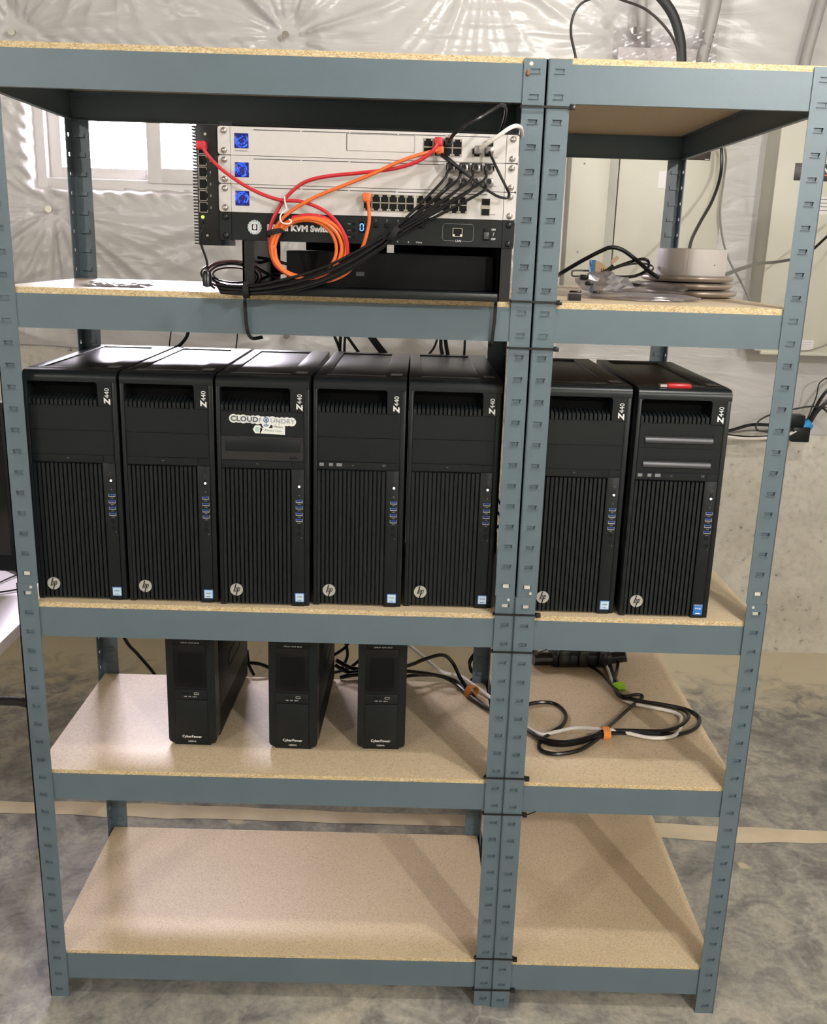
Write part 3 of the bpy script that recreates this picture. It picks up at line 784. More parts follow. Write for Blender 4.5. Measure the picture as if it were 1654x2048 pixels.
# red USB stick on tower 7
p = at(1357, 769, Z=0.8765 + PHT + 0.004)
t = thing('usb_stick', 'small red USB stick lying on top of the rightmost tower', 'usb stick', (p.x, p.y, 0.8765 + PHT - 0.0025), 0.05)
MB().bbox(-0.022, 0.022, -0.009, 0.009, 0.0, 0.009, 0.003).build('body', mat('red_translucent', rgb(170, 24, 30), 0.3), t)
MB().box(-0.034, -0.021, -0.006, 0.006, 0.0022, 0.0067).build('plug', METALBAR, t)

# ================================================================== BATTERY BACKUPS
def make_ups(label, loc, rz):
    t = thing('battery_backup', label, 'battery backup', loc, rz, 'black battery backups')
    Wd, Dp, Ht = 0.0985, 0.335, 0.252
    b = MB(); b.bbox(-0.0005, Wd + 0.0005, 0.034, Dp, 0.004, Ht, 0.004)
    for x in (0.01, 0.075):
        for y in (0.05, 0.30): b.box(x, x + .014, y, y + .014, 0, .006)
    case = b.build('case', mat('ups_black', rgb(28, 28, 29), 0.45, 0, 0.05, 50, 0.15, 900, spec=0.3), t)
    # front cowl, bottom corners cut away
    prof = [(0.0, 0.012), (0.003, 0.006), (0.012, 0.0030), (0.012, 0.0), (0.0865, 0.0), (0.0865, 0.0030), (0.0955, 0.006), (Wd, 0.012), (Wd, Ht - 0.004), (Wd - 0.006, Ht), (0.006, Ht), (0.0, Ht - 0.004)]
    MB().prism(prof, 0.0015, 0.035, 'y').build('front_cowl', BLACK, t)
    MB().bbox(0.0150, 0.0815, -0.0010, 0.006, 0.0015, 0.1015, 0.0012).build('front_panel', BLACK, t)
    MB().bbox(0.0150, 0.0815, -0.0006, 0.006, 0.1035, 0.1245, 0.0008).build('port_panel', BLACK, t)
    o = MB().bbox(0.0150, 0.0815, -0.0002, 0.006, 0.1285, 0.2225, 0.001).build('display', GLASSY, t)
    MB().box(0.0240, 0.0730, -0.0004, 0.004, 0.1400, 0.2040).build('screen_window', mat('screen_tint', rgb(6, 6, 9), 0.2, spec=0.25), o)
    MB().bbox(0.0150, 0.0815, -0.0006, 0.006, 0.2235, Ht - 0.003, 0.001).build('button_panel', BLACK, t)
    q = MB(); q.bbox(0.0325, 0.0435, -0.0009, 0.002, 0.1145, 0.1178, 0.0004); q.build('usb_port', DARK, t)
    N = 20
    ring = [(0.0602 + (0.0030 if math.cos(a) > 0 else -0.0030) + 0.0018 * math.cos(a), -0.0008, 0.1162 + 0.0020 * math.sin(a)) for a in [2 * PI * (k + .5) / N for k in range(N)]]
    MB().tube(ring, 0.00055, 5, closed=True).build('usb_port', METALBAR, t)
    lettering('CyberPower', 0.0078, (0.0485, -0.0013, 0.0196), WHITELET, t, bold=0.00012)
    lettering('1500VA', 0.0052, (0.0485, -0.0013, 0.0090), WHITELET, t)
    q = MB()
    lettering('DISPLAY  MUTE  SETUP', 0.0036, (0.0500, -0.0009, 0.2270), WHITELET, t)
    lettering('USB   15W   USB-C', 0.0032, (0.0480, -0.0009, 0.1092), WHITELET, t)
    # honeycomb vents and grip on the right side
    q = MB()
    for r_ in range(7):
        for c_ in range(34):
            y = 0.045 + c_ * 0.0082 + (r_ % 2) * 0.0041; z = 0.018 + r_ * 0.0072
            q.prism([(y + 0.0032 * math.cos(PI / 3 * k + PI / 6), z + 0.0032 * math.sin(PI / 3 * k + PI / 6)) for k in range(6)], Wd + 0.0002, Wd + 0.0008, 'x')
    o = q.build('vent', DARK, case)
    o['kind'] = 'stuff'
    ring = [(0.12, 0.135), (0.135, 0.150), (0.24, 0.150), (0.255, 0.135), (0.24, 0.120), (0.135, 0.120)]
    MB().tube([(Wd + 0.0006, y, z) for y, z in ring], 0.0012, 5, closed=True).build('side_grip', DARK, case)
    return t
make_ups('black battery backup farthest left on the fourth shelf', (0.2370, 0.1135, 0.5285), -0.028)
make_ups('middle black battery backup on the fourth shelf', (0.4440, 0.1080, 0.5285), -0.030)
make_ups('black battery backup nearest the centre posts on the fourth shelf', (0.6245, 0.1130, 0.5285), 0.010)

# ================================================================== NETWORK RACK
RY0 = -0.035
def dz(k): return 1.7090 - 0.0438 * (k + 1)
RL = 0.3945
rack = thing('equipment_rack', 'open black desktop rack frame tied to the second shelf', 'rack', (0, 0, 1.4475))
zt = 1.716 - 1.4475
for x0, x1 in ((0.4300, 0.4330), (0.8740, 0.8770)):
    pass
b = MB(); b.box(0.4140, 0.4170, RY0 + 0.003, 0.33, 0.088, zt); b.box(0.3960, 0.4170, RY0 + 0.0025, RY0 + 0.0040, 0.086, zt)
b.build('side_rail', BLACKTOP, rack)
b = MB(); b.box(0.8560, 0.8590, RY0 + 0.003, 0.33, 0.088, zt); b.box(0.8560, 0.8760, RY0 + 0.0025, RY0 + 0.0040, 0.086, zt)
b.build('side_rail', BLACKTOP, rack)
for (xa, xb) in ((0.4300, 0.4490), (0.8540, 0.8740)):
    b = MB(); b.box(xa, xa + 0.003, RY0 + 0.004, 0.33, 0.0, 0.088); b.box(xa, xb, RY0 + 0.004, RY0 + 0.0065, 0.0, 0.088)
    b.box(xa, xb, 0.30, 0.303, 0, 0.088)
    b.build('leg', BLACKTOP, rack)
MB().bbox(0.4490, 0.8540, RY0 - 0.010, 0.30, 0.0, 0.0135, 0.002).build('base_plate', BLACK, rack)
b = MB(); b.box(0.417, 0.856, 0.30, 0.303, 0.10, zt); b.box(0.50, 0.66, 0.30, 0.303, 0.0, 0.1001); b.box(0.674, 0.856, 0.30, 0.303, 0.0, 0.1001); b.build('rear_panel', DARK, rack)
MB().box(0.4140, 0.859, 0.02, 0.32, zt, zt + 0.002).build('top_panel', DARK, rack)

def gear(name, label, cat, k, m, depth, inset=0.020):
    t = thing(name, label, cat, (RL, RY0, dz(k)))
    t_ = MB().box(inset, 0.4820 - inset, 0.0, depth, 0.0004, 0.0434)
    t_.build('chassis', m, t)
    for i, x in enumerate((0.0, 0.4820 - 0.0195)):
        r = 0.004
        c = [(x, 0.0006 + r), (x + 0.0195, 0.0006), (x + 0.0195, 0.0432), (x, 0.0432 - r), (x + r * .3, 0.0432 - r * .3), (x + r, 0.0432)]
        poly = [(x, 0.0006 + r), (x + r * .3, 0.0006 + r * .3), (x + r, 0.0006), (x + 0.0195, 0.0006), (x + 0.0195, 0.0432), (x + r, 0.0432), (x + r * .3, 0.0432 - r * .3), (x, 0.0432 - r)]
        if i: poly = [(2 * x + 0.0195 - p[0], p[1]) for p in poly]
        ear = MB().prism(poly, -0.0012, 0.0020, 'y').build('mounting_ear', m, t)
        for z in (0.0070, 0.0365):
            s = MB().lathe([(0.0052, 0), (0.0050, 0.0016), (0.0034, 0.0032), (0.0006, 0.0040)], n=16)
            me = s.mesh('screw', CHROME if m is SILVER else BLACKTOP); me.transform(Matrix.Rotation(PI / 2, 4, 'X'))
            link('screw', me, ear, (x + 0.0100, -0.0012, z))
    return t
def L(t, u, v, Y=RY0):
    p = at(u, v, Y=Y); o = t.location
    return p.x - o.x, p.z - o.z
def rj(t, x0, x1, z0, z1, flip=False, frame=PORTM, name='network_port'):
    """one port: thin metal frame round a dark socket with a latch notch"""
    b = MB(); e = 0.0007
    b.box(x0, x1, -0.0012, 0.001, z0, z0 + e); b.box(x0, x1, -0.0012, 0.001, z1 - e, z1)
    b.box(x0, x0 + e, -0.0012, 0.001, z0, z1); b.box(x1 - e, x1, -0.0012, 0.001, z0, z1)
    n = 0.22 * (x1 - x0); zs = (z1 - e, z1 - 0.0038) if not flip else (z0 + e, z0 + 0.0038)
    za, zb = min(zs), max(zs)
    b.box(x0, x0 + n, -0.0011, 0.001, za, zb); b.box(x1 - n, x1, -0.0011, 0.001, za, zb)
    o = b.build(name, frame, t)
    MB().box(x0 + e, x1 - e, -0.0006, -0.0001, z0 + e, z1 - e).build('socket', DARK, o)
    return o
DISP = mat('display_dark_blue', rgb(8, 10, 40), 0.15, emit=(0.01, 0.02, 0.25, 1), es=0.6)
SWIRL = mat('display_lit_blue', rgb(20, 60, 255), 0.3, emit=(0.03, 0.12, 1.0, 1), es=2.2)
def display(t, seed):
    o = MB().bbox(0.0262, 0.0492, -0.0006, 0.002, 0.0105, 0.0335, 0.0008).build('display', DISP, t)
    r = random.Random(seed); q = MB(); cx, cz = 0.0377, 0.0220
    for i in range(46):
        rad = r.uniform(0.0045, 0.0112); a = r.uniform(0, 2 * PI); da = r.uniform(0.12, 0.34)
        pts = [(min(max(cx + rad * math.cos(a + da * k), 0.0270), 0.0484), -0.0008, min(max(cz + rad * math.sin(a + da * k), 0.0113), 0.0327)) for k in range(3)]
        q.tube(pts, r.uniform(0.00018, 0.00055), 4)
    q.build('display_pattern', SWIRL, o)
DGL = mat('slot_dark', rgb(60, 58, 58), 0.6)
def top_slots(t):
    q = MB()
    for x0, x1 in ((0.057, 0.132), (0.1345, 0.2095), (0.212, 0.287), (0.2895, 0.3645), (0.367, 0.435)):
        q.box(x0, x1, -0.0002, 0.001, 0.0384, 0.0396)
    q.build('slot', DGL, t)
# gateway
g1 = gear('network_gateway', 'silver one-unit network gateway at the top of the rack', 'network device', 0, SILVER, 0.285)
display(g1, 1); top_slots(g1)
lettering('Dream Machine Pro', 0.0026, (0.0377, -0.0002, 0.0070), GREYLET, g1)
b = MB(); x0, z1 = L(g1, 693, 267); x1, z0 = L(g1, 829, 305.5)
b.box(x0, x0 + .0012, -0.0002, .001, z0, z1); b.box(x1 - .0005, x1, -0.0002, .001, z0, z1); b.box(x0, x1, -0.0002, .001, z0, z0 + .0005); b.box(x0, x1, -0.0002, .001, z1 - .0005, z1)
b.build('drive_bay', DGL, g1)
xa, _ = L(g1, 847, 290)
for c in range(4):
    for r in range(2):
        rj(g1, xa + c * 0.0156, xa + c * 0.0156 + 0.0150, 0.0215 - r * 0.0135, 0.0345 - r * 0.0135, flip=(r == 1))
xw, _ = L(g1, 944, 300); rj(g1, xw, xw + 0.016, 0.0085, 0.0215, flip=True)
xs_, _ = L(g1, 969, 300)
for z in (0.0085, 0.0215):
    o = MB().box(xs_, xs_ + 0.0145, -0.0010, 0.001, z, z + 0.0115).build('fibre_port', PORTM, g1)
    MB().box(xs_ + .001, xs_ + 0.0135, -0.0013, 0.001, z + .0012, z + 0.0103).build('socket', DARK, o)
# aggregation switch
g2 = gear('network_switch', 'silver one-unit switch, second in the rack, with eight black plugs', 'network device', 1, SILVER, 0.20)
display(g2, 2); top_slots(g2)
SFPX = [L(g2, u, 336)[0] for u in (901, 927, 951, 976.5)]
for c, x in enumerate(SFPX):
    for r in range(2):
        z = (0.0265, 0.0070)[r]
        o = MB().box(x - 0.0072, x + 0.0072, -0.0010, 0.001, z, z + 0.0118).build('fibre_port', PORTM, g2)
# 24 port switch
g3 = gear('network_switch', 'silver one-unit switch with two rows of network ports, third in the rack', 'network device', 2, SILVER, 0.20)
display(g3, 3); top_slots(g3)
xq, _ = L(g3, 727, 410)
for c in range(12):
    x = xq + c * 0.01378 + (0.0035 if c > 5 else 0)
    for r in range(2):
        rj(g3, x, x + 0.0134, 0.0218 - r * 0.0133, 0.0347 - r * 0.0133, flip=(r == 1))
xs_, _ = L(g3, 963, 400)
for z in (0.0060, 0.0215):
    o = MB().box(xs_, xs_ + 0.0145, -0.0010, 0.001, z, z + 0.0120).build('fibre_port', PORTM, g3)
    MB().box(xs_ + .0008, xs_ + 0.0137, -0.0013, 0.001, z + .001, z + 0.0110).build('socket', DARK, o)
MB().box(xs_, xs_ + 0.0145, -0.0012, 0.001, 0.0185, 0.0212).build('port_latch', PORTM, g3)
for g in (g1, g2, g3):
    lettering('•UBIQUITI', 0.0022, (0.4440, -0.0002, 0.0085), GREYLET, g)
# KVM
g4 = gear('video_switch', 'black one-unit screen and keyboard switch, lowest in the rack', 'network device', 3, BLACK, 0.16)
lc, lz = L(g4, 509.4, 454.5)
q = MB()
for i in range(15):
    a = 2 * PI * i / 15
    q.add([(lc + 0.0092 * math.cos(a - .26), -0.0005, lz + 0.0092 * math.sin(a - .26)), (lc + 0.0092 * math.cos(a + .26), -0.0005, lz + 0.0092 * math.sin(a + .26)), (lc + 0.0122 * math.cos(a + 0.42), -0.0005, lz + 0.0122 * math.sin(a + 0.42)), (lc + 0.0108 * math.cos(a + .05), -0.0005, lz + 0.0108 * math.sin(a + .05))], [(0, 1, 2, 3)])
q.cyl((lc, -0.0005, lz), 0.0095, 0.001, 'y', 30)
lg = q.build('logo', mat('logo_white', rgb(205, 215, 218), 0.5), g4)
MB().bbox(lc - 0.0044, lc + 0.0044, -0.0009, 0, lz - 0.0048, lz + 0.0048, 0.0008).build('logo_field', DARK, lg)
lettering('8', 0.0105, (lc, -0.0012, lz), WHITELET, lg, bold=0.0005)
xm, zm = L(g4, 600, 457.5)
lettering('HDMI KVM Switch', 0.0128, (xm, -0.0003, zm), WHITELET, g4, bold=0.0007, sx=1.08, rot=0.0)
xd, zd_ = L(g4, 723.5, 454.5)
MB().bbox(xd - 0.0052, xd + 0.0052, -0.0004, 0, zd_ - 0.0085, zd_ + 0.0085, 0.0006).build('digit_window', GLASSY, g4)
o = COL.objects['digit_window']
DIG = mat('lit_blue_digit', (0.05, 0.15, 1, 1), emit=(0.08, 0.25, 1.0, 1), es=4)
q = MB(); hw, hh, tk = 0.0026, 0.0052, 0.0006
for a in ((-hw, hw, hh), (-hw, hw, -hh)): q.box(xd + a[0] + .0006, xd + a[1] - .0006, -0.0006, 0, zd_ + a[2] - tk, zd_ + a[2] + tk)
for sx in (-1, 1):
    for sz in (-1, 1): q.box(xd + sx * hw - tk, xd + sx * hw + tk, -0.0006, 0, zd_ + (0.0006 if sz > 0 else -hh + .0004), zd_ + (hh - .0004 if sz > 0 else -0.0006))
q.build('lit_digit', DIG, o)
for u, s in ((752, '1'), (774, '2'), (796, '3'), (844, '4')):
    x, z = L(g4, u, 441 + (u - 752) * 0.02); lettering(s, 0.0042, (x, -0.0003, z), WHITELET, g4)
    MB().bbox(x - .004, x + .004, -0.001, 0, z - 0.0115, z - 0.0045, 0.001).build('port_button', DARK, g4)
for u, s in ((795, '7'), (817, '8'), (838, 'Clone')):
    x, z = L(g4, u, 484 + (u - 795) * 0.02); lettering(s, 0.0042, (x, -0.0003, z), WHITELET, g4)
for v, in ((448,), (461,), (474,)):
    x, z = L(g4, 708, v); MB().cyl((x, -0.001, z), 0.0028, 0.002, 'y', 14).build('push_button', DARK, g4)
    MB().box(x - .0105, x - .0055, -0.0003, 0, z - .0007, z + .0007).build('button_mark', GREYLET, g4)
xL0, zL1 = L(g4, 886, 447); xL1, zL0 = L(g4, 946, 483)
c = 0.003; path = [(xL0 + 0.020, zL0), (xL0 + c, zL0), (xL0, zL0 + c), (xL0, zL1 - c), (xL0 + c, zL1), (xL1 - c, zL1), (xL1, zL1 - c), (xL1, zL0 + c), (xL1 - c, zL0), (xL1 - 0.018, zL0)]
MB().tube([(x, -0.0002, z) for x, z in path], 0.0004, 4).build('printed_frame', GREYLET, g4)
lettering('LAN', 0.0050, ((xL0 + xL1) / 2 + .001, -0.0003, zL0), WHITELET, g4)
xa, za = L(g4, 905, 473); xb, zb = L(g4, 925, 456.5); rj(g4, xa, xb, za, zb, flip=True, frame=mat('port_ivory', rgb(215, 205, 180), 0.4))
xa, za = L(g4, 965, 481); xb, zb = L(g4, 980, 457)
o = MB().bbox(xa, xb, -0.0012, 0.001, za, zb, 0.001).build('power_switch', DARK, g4)
MB().bbox(xa + .0015, xb - .0015, -0.0035, 0.001, za + .002, zb - .006, 0.001).build('rocker', mat('rocker_grey', rgb(60, 62, 64), 0.35), o)
x, z = L(g4, 987, 459.5); lettering('ON', 0.0042, (x, -0.0003, z), WHITELET, g4, bold=0.0001)
x, z = L(g4, 986.5, 478.5); lettering('OFF', 0.0042, (x, -0.0003, z), WHITELET, g4, bold=0.0001)
x, z = L(g4, 987, 469); lettering('/', 0.0085, (x, -0.0003, z), WHITELET, g4)

# black case on the rack's base plate
pc = thing('black_case', 'flat black equipment case standing on the rack base plate', 'equipment', (0.4980, 0.005, 1.4612))
MB().bbox(0, 0.350, 0, 0.27, 0, 0.0585, 0.002).build('body', mat('matte_black_case', rgb(9, 9, 10), 0.7, spec=0.2), pc)
MB().box(0.118, 0.132, -0.0004, 0, 0.020, 0.027).build('printed_mark', mat('faint_print', rgb(58, 58, 62), 0.6), pc)

# finned appliance, standing on end beside the rack
fa = thing('firewall_appliance', 'small black finned box with a column of network ports, left of the rack', 'network device', (0.3530, -0.030, 1.5243))
MB().bbox(0.0055, 0.0410, 0, 0.13, 0, 0.1862, 0.0015).build('body', BLACKTOP, fa)
q = MB()
for i in range(38): q.box(-0.0015, 0.0060, 0.001, 0.128, 0.0015 + i * 0.00488, 0.0015 + i * 0.00488 + 0.0022)
q.build('heatsink_fins', BLACKTOP, fa)
MB().bbox(0.0405, 0.0430, 0.0, 0.13, 0, 0.1862, 0.0008).build('side_plate', BLACK, fa)
def Lf(u, v): p = at(u, v, Y=-0.0305); return p.x - 0.3530, p.z - 1.5243
for i in range(6):
    y0 = 590 + (i - 1) * 172.6
    xa, za = Lf(375 + (155 + i * 4) / 7.35, 230 + (y0 + 152) / 7.35); xb, zb = Lf(375 + (275 + i * 4) / 7.35, 230 + y0 / 7.35)
    b = MB(); e = 0.0011
    b.box(xa, xb, -0.0008, 0.001, za, za + e); b.box(xa, xb, -0.0008, 0.001, zb - e, zb); b.box(xa, xa + e, -0.0008, 0.001, za, zb)
    b.box(xb - e, xb, -0.0008, 0.001, za, za + 0.004); b.box(xb - e, xb, -0.0008, 0.001, zb - 0.004, zb)
    o = b.build('network_port', PORTM, fa)
    MB().box(xa + e, xb, -0.0005, 0.0005, za + e, zb - e).build('socket', DARK, o)
    if i:
        MB().box(xb + .0045, xb + .0065, -0.0004, .0005, (za + zb) / 2 - .002, (za + zb) / 2 + .002).build('port_mark', GREYLET, fa)
x, z = Lf(405.6, 434); MB().cyl((x, -0.0012, z), 0.0026, 0.002, 'y', 12).build('power_light', mat('lit_green_led', (0.5, 1, 0.1, 1), emit=(0.55, 1, 0.05, 1), es=1.6), fa)
for u, v in ((410, 268), (415, 471)):
    x, z = Lf(u, v); MB().cyl((x, -0.0006, z), 0.0022, 0.002, 'y', 12).build('screw', CHROME, fa)

# ================================================================== PATCH CABLES ON THE RACK
CR = 0.0030
def plug(parent, u, v, Y, m, w=0.011, h=0.012, d=0.022):
    p = at(u, v, Y=Y)
    return MB().bbox(p.x - w / 2, p.x + w / 2, Y - d / 2, Y + d / 2, p.z - h / 2, p.z + h / 2, 0.002).build('plug', m, parent)
def multi(name, label, cat, m, paths, r, k=6, closed=()):
    t = thing(name, label, cat)
    for i, pt in enumerate(paths):
        MB().tube(smooth(pt, k), r, 8).build('cable_strand' if len(paths) > 1 else 'cable_jacket', m, t)
    return t
def coil(cx, cy, rx, ry, a0, a1, Y, turns=1, n=14, tilt=0.0, drift=0.0, yamp=0.004):
    out = []
    N = int(n * abs(a1 - a0) / (2 * PI)) + 2
    for i in range(N):
        f = i / (N - 1); a = a0 + (a1 - a0) * f
        s = 1 + drift * f
        x, y = rx * s * math.cos(a), ry * s * math.sin(a)
        out.append((cx + x * math.cos(tilt) - y * math.sin(tilt), cy + x * math.sin(tilt) + y * math.cos(tilt), Y + yamp * math.sin(a * 1.0 + f * 3)))
    return out
# red: appliance -> coil -> gateway
t = thing('patch_cable', 'red patch cable from the finned box looping round to the gateway', 'cable')
pth = [(404, 293, -0.050), (420, 316, -0.055), (450, 344, -0.056), (500, 377, -0.058), (555, 399, -0.060), (606, 404, -0.062), (655, 426, -0.064), (686, 464, -0.066), (695, 508, -0.066), (676, 545, -0.064)]
pth += coil(615, 498, 74, 60, 1.0, 2.75, -0.058)[1:]
pth += [(539, 462, -0.056), (560, 412, -0.054), (586, 381, -0.052), (615, 362, -0.052), (660, 352, -0.054), (730, 345, -0.058), (790, 337, -0.060), (835, 323, -0.062), (864, 303, -0.062), (875, 288, -0.056)]
MB().tube(smooth(P(pth), 6), CR, 8).build('cable_jacket', RED, t)
pth = coil(617, 494, 78, 64, -2.0, 2.3, -0.062)
MB().tube(smooth(P(pth), 6), CR, 8).build('cable_jacket', RED, t)
plug(t, 403, 291, -0.043, RED, 0.015, 0.013); plug(t, 877, 284, -0.045, RED, 0.013, 0.013)
# orange long
t = thing('patch_cable', 'orange patch cable coiled in front of the rack and plugged beside the red one', 'cable')
pth = [(880, 300, -0.050), (864, 303, -0.058), (830, 312, -0.062), (790, 327, -0.064), (745, 348, -0.064), (690, 370, -0.064), (640, 390, -0.066), (598, 412, -0.068), (566, 436, -0.068), (548, 462, -0.068)]
pth += coil(617, 496, 76, 62, 3.4, -2 * PI * 1.0 + 3.4, -0.068, yamp=0.003)
pth += coil(613, 497, 70, 60, 3.2, -2 * PI + 3.2, -0.072, yamp=0.004)
pth += coil(611, 498, 62, 58, 3.2, -2 * PI + 3.2, -0.070, yamp=0.004)
MB().tube(smooth(P(pth), 5), CR, 8).build('cable_jacket', ORANGE, t)
plug(t, 880, 301, -0.043, ORANGE, 0.012, 0.012)
# orange from the 24 port switch
t = thing('patch_cable', 'orange patch cable dropping from the left end of the port rows into the coil', 'cable')
pth = [(735, 398, -0.052), (738, 420, -0.056), (738, 445, -0.058), (733, 470, -0.060), (726, 492, -0.060), (714, 516, -0.060), (700, 540, -0.060), (678, 555, -0.060), (652, 562, -0.062), (620, 556, -0.064)]
pth += coil(615, 497, 72, 57, 1.4, 2 * PI + 1.2, -0.064)
pth += [(640, 560, -0.062)]
MB().tube(smooth(P(pth), 6), CR, 8).build('cable_jacket', ORANGE, t)
plug(t, 734, 395, -0.045, ORANGE, 0.013, 0.014)
# black wrap on the coil and a white twist tie
t = thing('cable_wrap', 'black hook-and-loop wrap round the left side of the orange coil', 'cable tie')
c = at(550, 465, Y=-0.066)
pts = [(c.x + 0.0140 * math.cos(a), c.y + 0.011 * math.sin(a), c.z + 0.0035 * math.cos(a + .4)) for a in [2 * PI * k / 18 for k in range(18)]]
MB().tube(pts, 0.002, 6, closed=True, flat=(0.0045, 0.0016), updir=(0, 0.15, 1)).build('strap', mat('black_hook_and_loop', rgb(16, 16, 17), 0.9), t)
t = cable('twist_tie', P([(569, 393, -0.070), (570, 405, -0.073), (573, 418, -0.073), (564, 426, -0.073), (560, 436, -0.078), (564, 445, -0.080), (575, 448, -0.080), (583, 444, -0.079), (578, 438, -0.078)]), 0.0011, WHITEP, 'white twist tie round the red and orange cables', 'cable tie')
# black direct cables from the second switch
ends = []
bundle_mid = [(790, 467), (760, 488), (718, 514), (668, 541), (610, 562), (556, 574), (510, 580), (470, 580), (436, 577)]
n = 0
for r in range(2):
    for c_ in range(4):
        u0 = (901, 927, 951, 976.5)[c_]; v0 = (337 + c_ * 0.6, 364 + c_ * 0.6)[r]
        t = thing('direct_cable', 'black stiff cable from the %s plug of the %s row on the second silver switch' % (('leftmost', 'second', 'third', 'rightmost')[c_], ('upper', 'lower')[r]), 'cable', group='black cables bundled across the rack')
        p = at(u0, v0, Y=RY0)
        bd = MB().bbox(p.x - .0070, p.x + .0070, RY0 - 0.024, RY0, p.z - .0055, p.z + .0055, 0.001).build('plug', mat('plug_nickel', rgb(150, 145, 145), 0.3, 0.8), t)
        MB().tube([(p.x, RY0 - 0.022, p.z), (p.x - .001, RY0 - 0.030, p.z + .0005)], 0.0040, 10).build('plug_boot', CABLE, t)
        if r == 0:
            MB().tube([(p.x - .0072, RY0 - 0.022, p.z - .004), (p.x - .0072, RY0 - 0.027, p.z + .0058), (p.x + .0072, RY0 - 0.027, p.z + .0058), (p.x + .0072, RY0 - 0.022, p.z - .004)], 0.0012, 6).build('pull_tab', CABLE, t)
        off = n - 3.5
        pa = [(u0, v0, RY0 - 0.022), (u0 - 5, v0 + 5, RY0 - 0.034), (u0 - 22, v0 + 24 + (1 - r) * 8, -0.078)]
        for j, (u, v) in enumerate(bundle_mid):
            sp = (0.75, 0.9, 1.15, 1.3, 1.35, 1.2, 0.9, 0.9, 0.9)[j]
            pa.append((u + off * 1.6 * sp, v + off * 2.6 * sp, -0.074 + 0.0035 * ((n * 5) % 3) + (0.02 if j > 6 else 0)))
        MB().tube(smooth(P(pa), 5), 0.0022, 8).build('cable_jacket', CABLE, t)
        n += 1
for (u, v, lab, rr, ang) in ((787, 468, 'black wrap round the cable bundle in front of the video switch', 0.0115, 0.9), (493, 580, 'black wrap round the cable bundle at the left rack leg', 0.012, 0.1)):
    t = thing('cable_wrap', lab, 'cable tie')
    c = at(u, v, Y=-0.076 if u > 600 else -0.062)
    ax = Vector((math.cos(ang + PI), 0, -math.sin(ang + PI) * -1)); side = Vector((-math.sin(ang), 0, math.cos(ang)))
    side = Vector((math.sin(0.55), 0, math.cos(0.55))) if u > 600 else Vector((0, 0, 1))
    axv = Vector((0, 1, 0)).cross(side)
    pts = [c + side * rr * math.cos(a) + Vector((0, 1, 0)) * rr * 0.9 * math.sin(a) for a in [2 * PI * k / 16 for k in range(16)]]
    MB().tube(pts, 0.002, 6, closed=True, flat=(0.0055, 0.0015), updir=axv[:]).build('strap', MT['black_hook_and_loop'], t)
# third upper-row cable curves to the gateway
t = thing('direct_cable', 'black cable looping from the gateway fibre port down to the right ear and back', 'cable')
pth = [(979, 304, -0.055), (985, 318, -0.064), (999, 348, -0.068), (1013, 376, -0.066), (1018, 388, -0.060), (1013, 396, -0.060), (992, 391, -0.066), (962, 371, -0.072), (925, 342, -0.074), (898, 320, -0.066), (884, 310, -0.055)]
MB().tube(smooth(P(pth), 6), [0.0022] * 46 + [0.0024, 0.0026, 0.0028, 0.003, 0.0032, 0.0034, 0.0036, 0.0038, 0.004, 0.004, 0.004, 0.004, 0.004, 0.004, 0.004], 8).build('cable_jacket', CABLE, t)
plug(t, 979, 301, -0.043, MT['plug_nickel'], 0.013, 0.010)
# black cable out of the gateway, over the top
t = thing('network_cable', 'glossy black cable arching from the gateway up behind the top beam', 'cable')
MB().tube(smooth(P([(899, 283, -0.055), (908, 268, -0.075), (932, 250, -0.085), (962, 234, -0.085), (990, 217, -0.07), (1005, 210, -0.05), (1012, 218, -0.02), (1009, 238, 0.02), (1001, 262, 0.05)]), 6), 0.0028, 8).build('cable_jacket', CABLE, t)
plug(t, 897, 284, -0.044, CABLE, 0.012, 0.012)
t = thing('network_cable', 'pale grey cable curving from the gateway round the right rack ear', 'cable')
MB().tube(smooth(P([(961, 297, -0.060), (975, 287, -0.072), (997, 272, -0.080), (1018, 257, -0.080), (1033, 252, -0.070), (1042, 257, -0.045), (1043, 272, 0.0), (1040, 300, 0.03)]), 6), 0.0033, 8).build('cable_jacket', WHITECABLE, t)
plug(t, 956, 300, -0.045, MT['plug_nickel'], 0.012, 0.012)
# appliance power lead
cable('power_lead', P([(408, 444, -0.045), (405, 455, -0.060), (400, 478, -0.060), (405, 497, -0.055), (413, 520, -0.05), (415, 540, -0.045), (412, 562, -0.045), (430, 577, -0.04)]), 0.0019, CABLE, 'thin black lead hanging from the finned box to the shelf')
t = thing('ferrite_block', 'black cylindrical ferrite lump on the thin lead above the shelf edge', 'cable part')
c = at(414, 558, Y=-0.045)
me = MB().lathe([(0.003, -0.013), (0.0075, -0.011), (0.0078, 0.008), (0.004, 0.014)], n=14).build('body', CABLE, t, c)
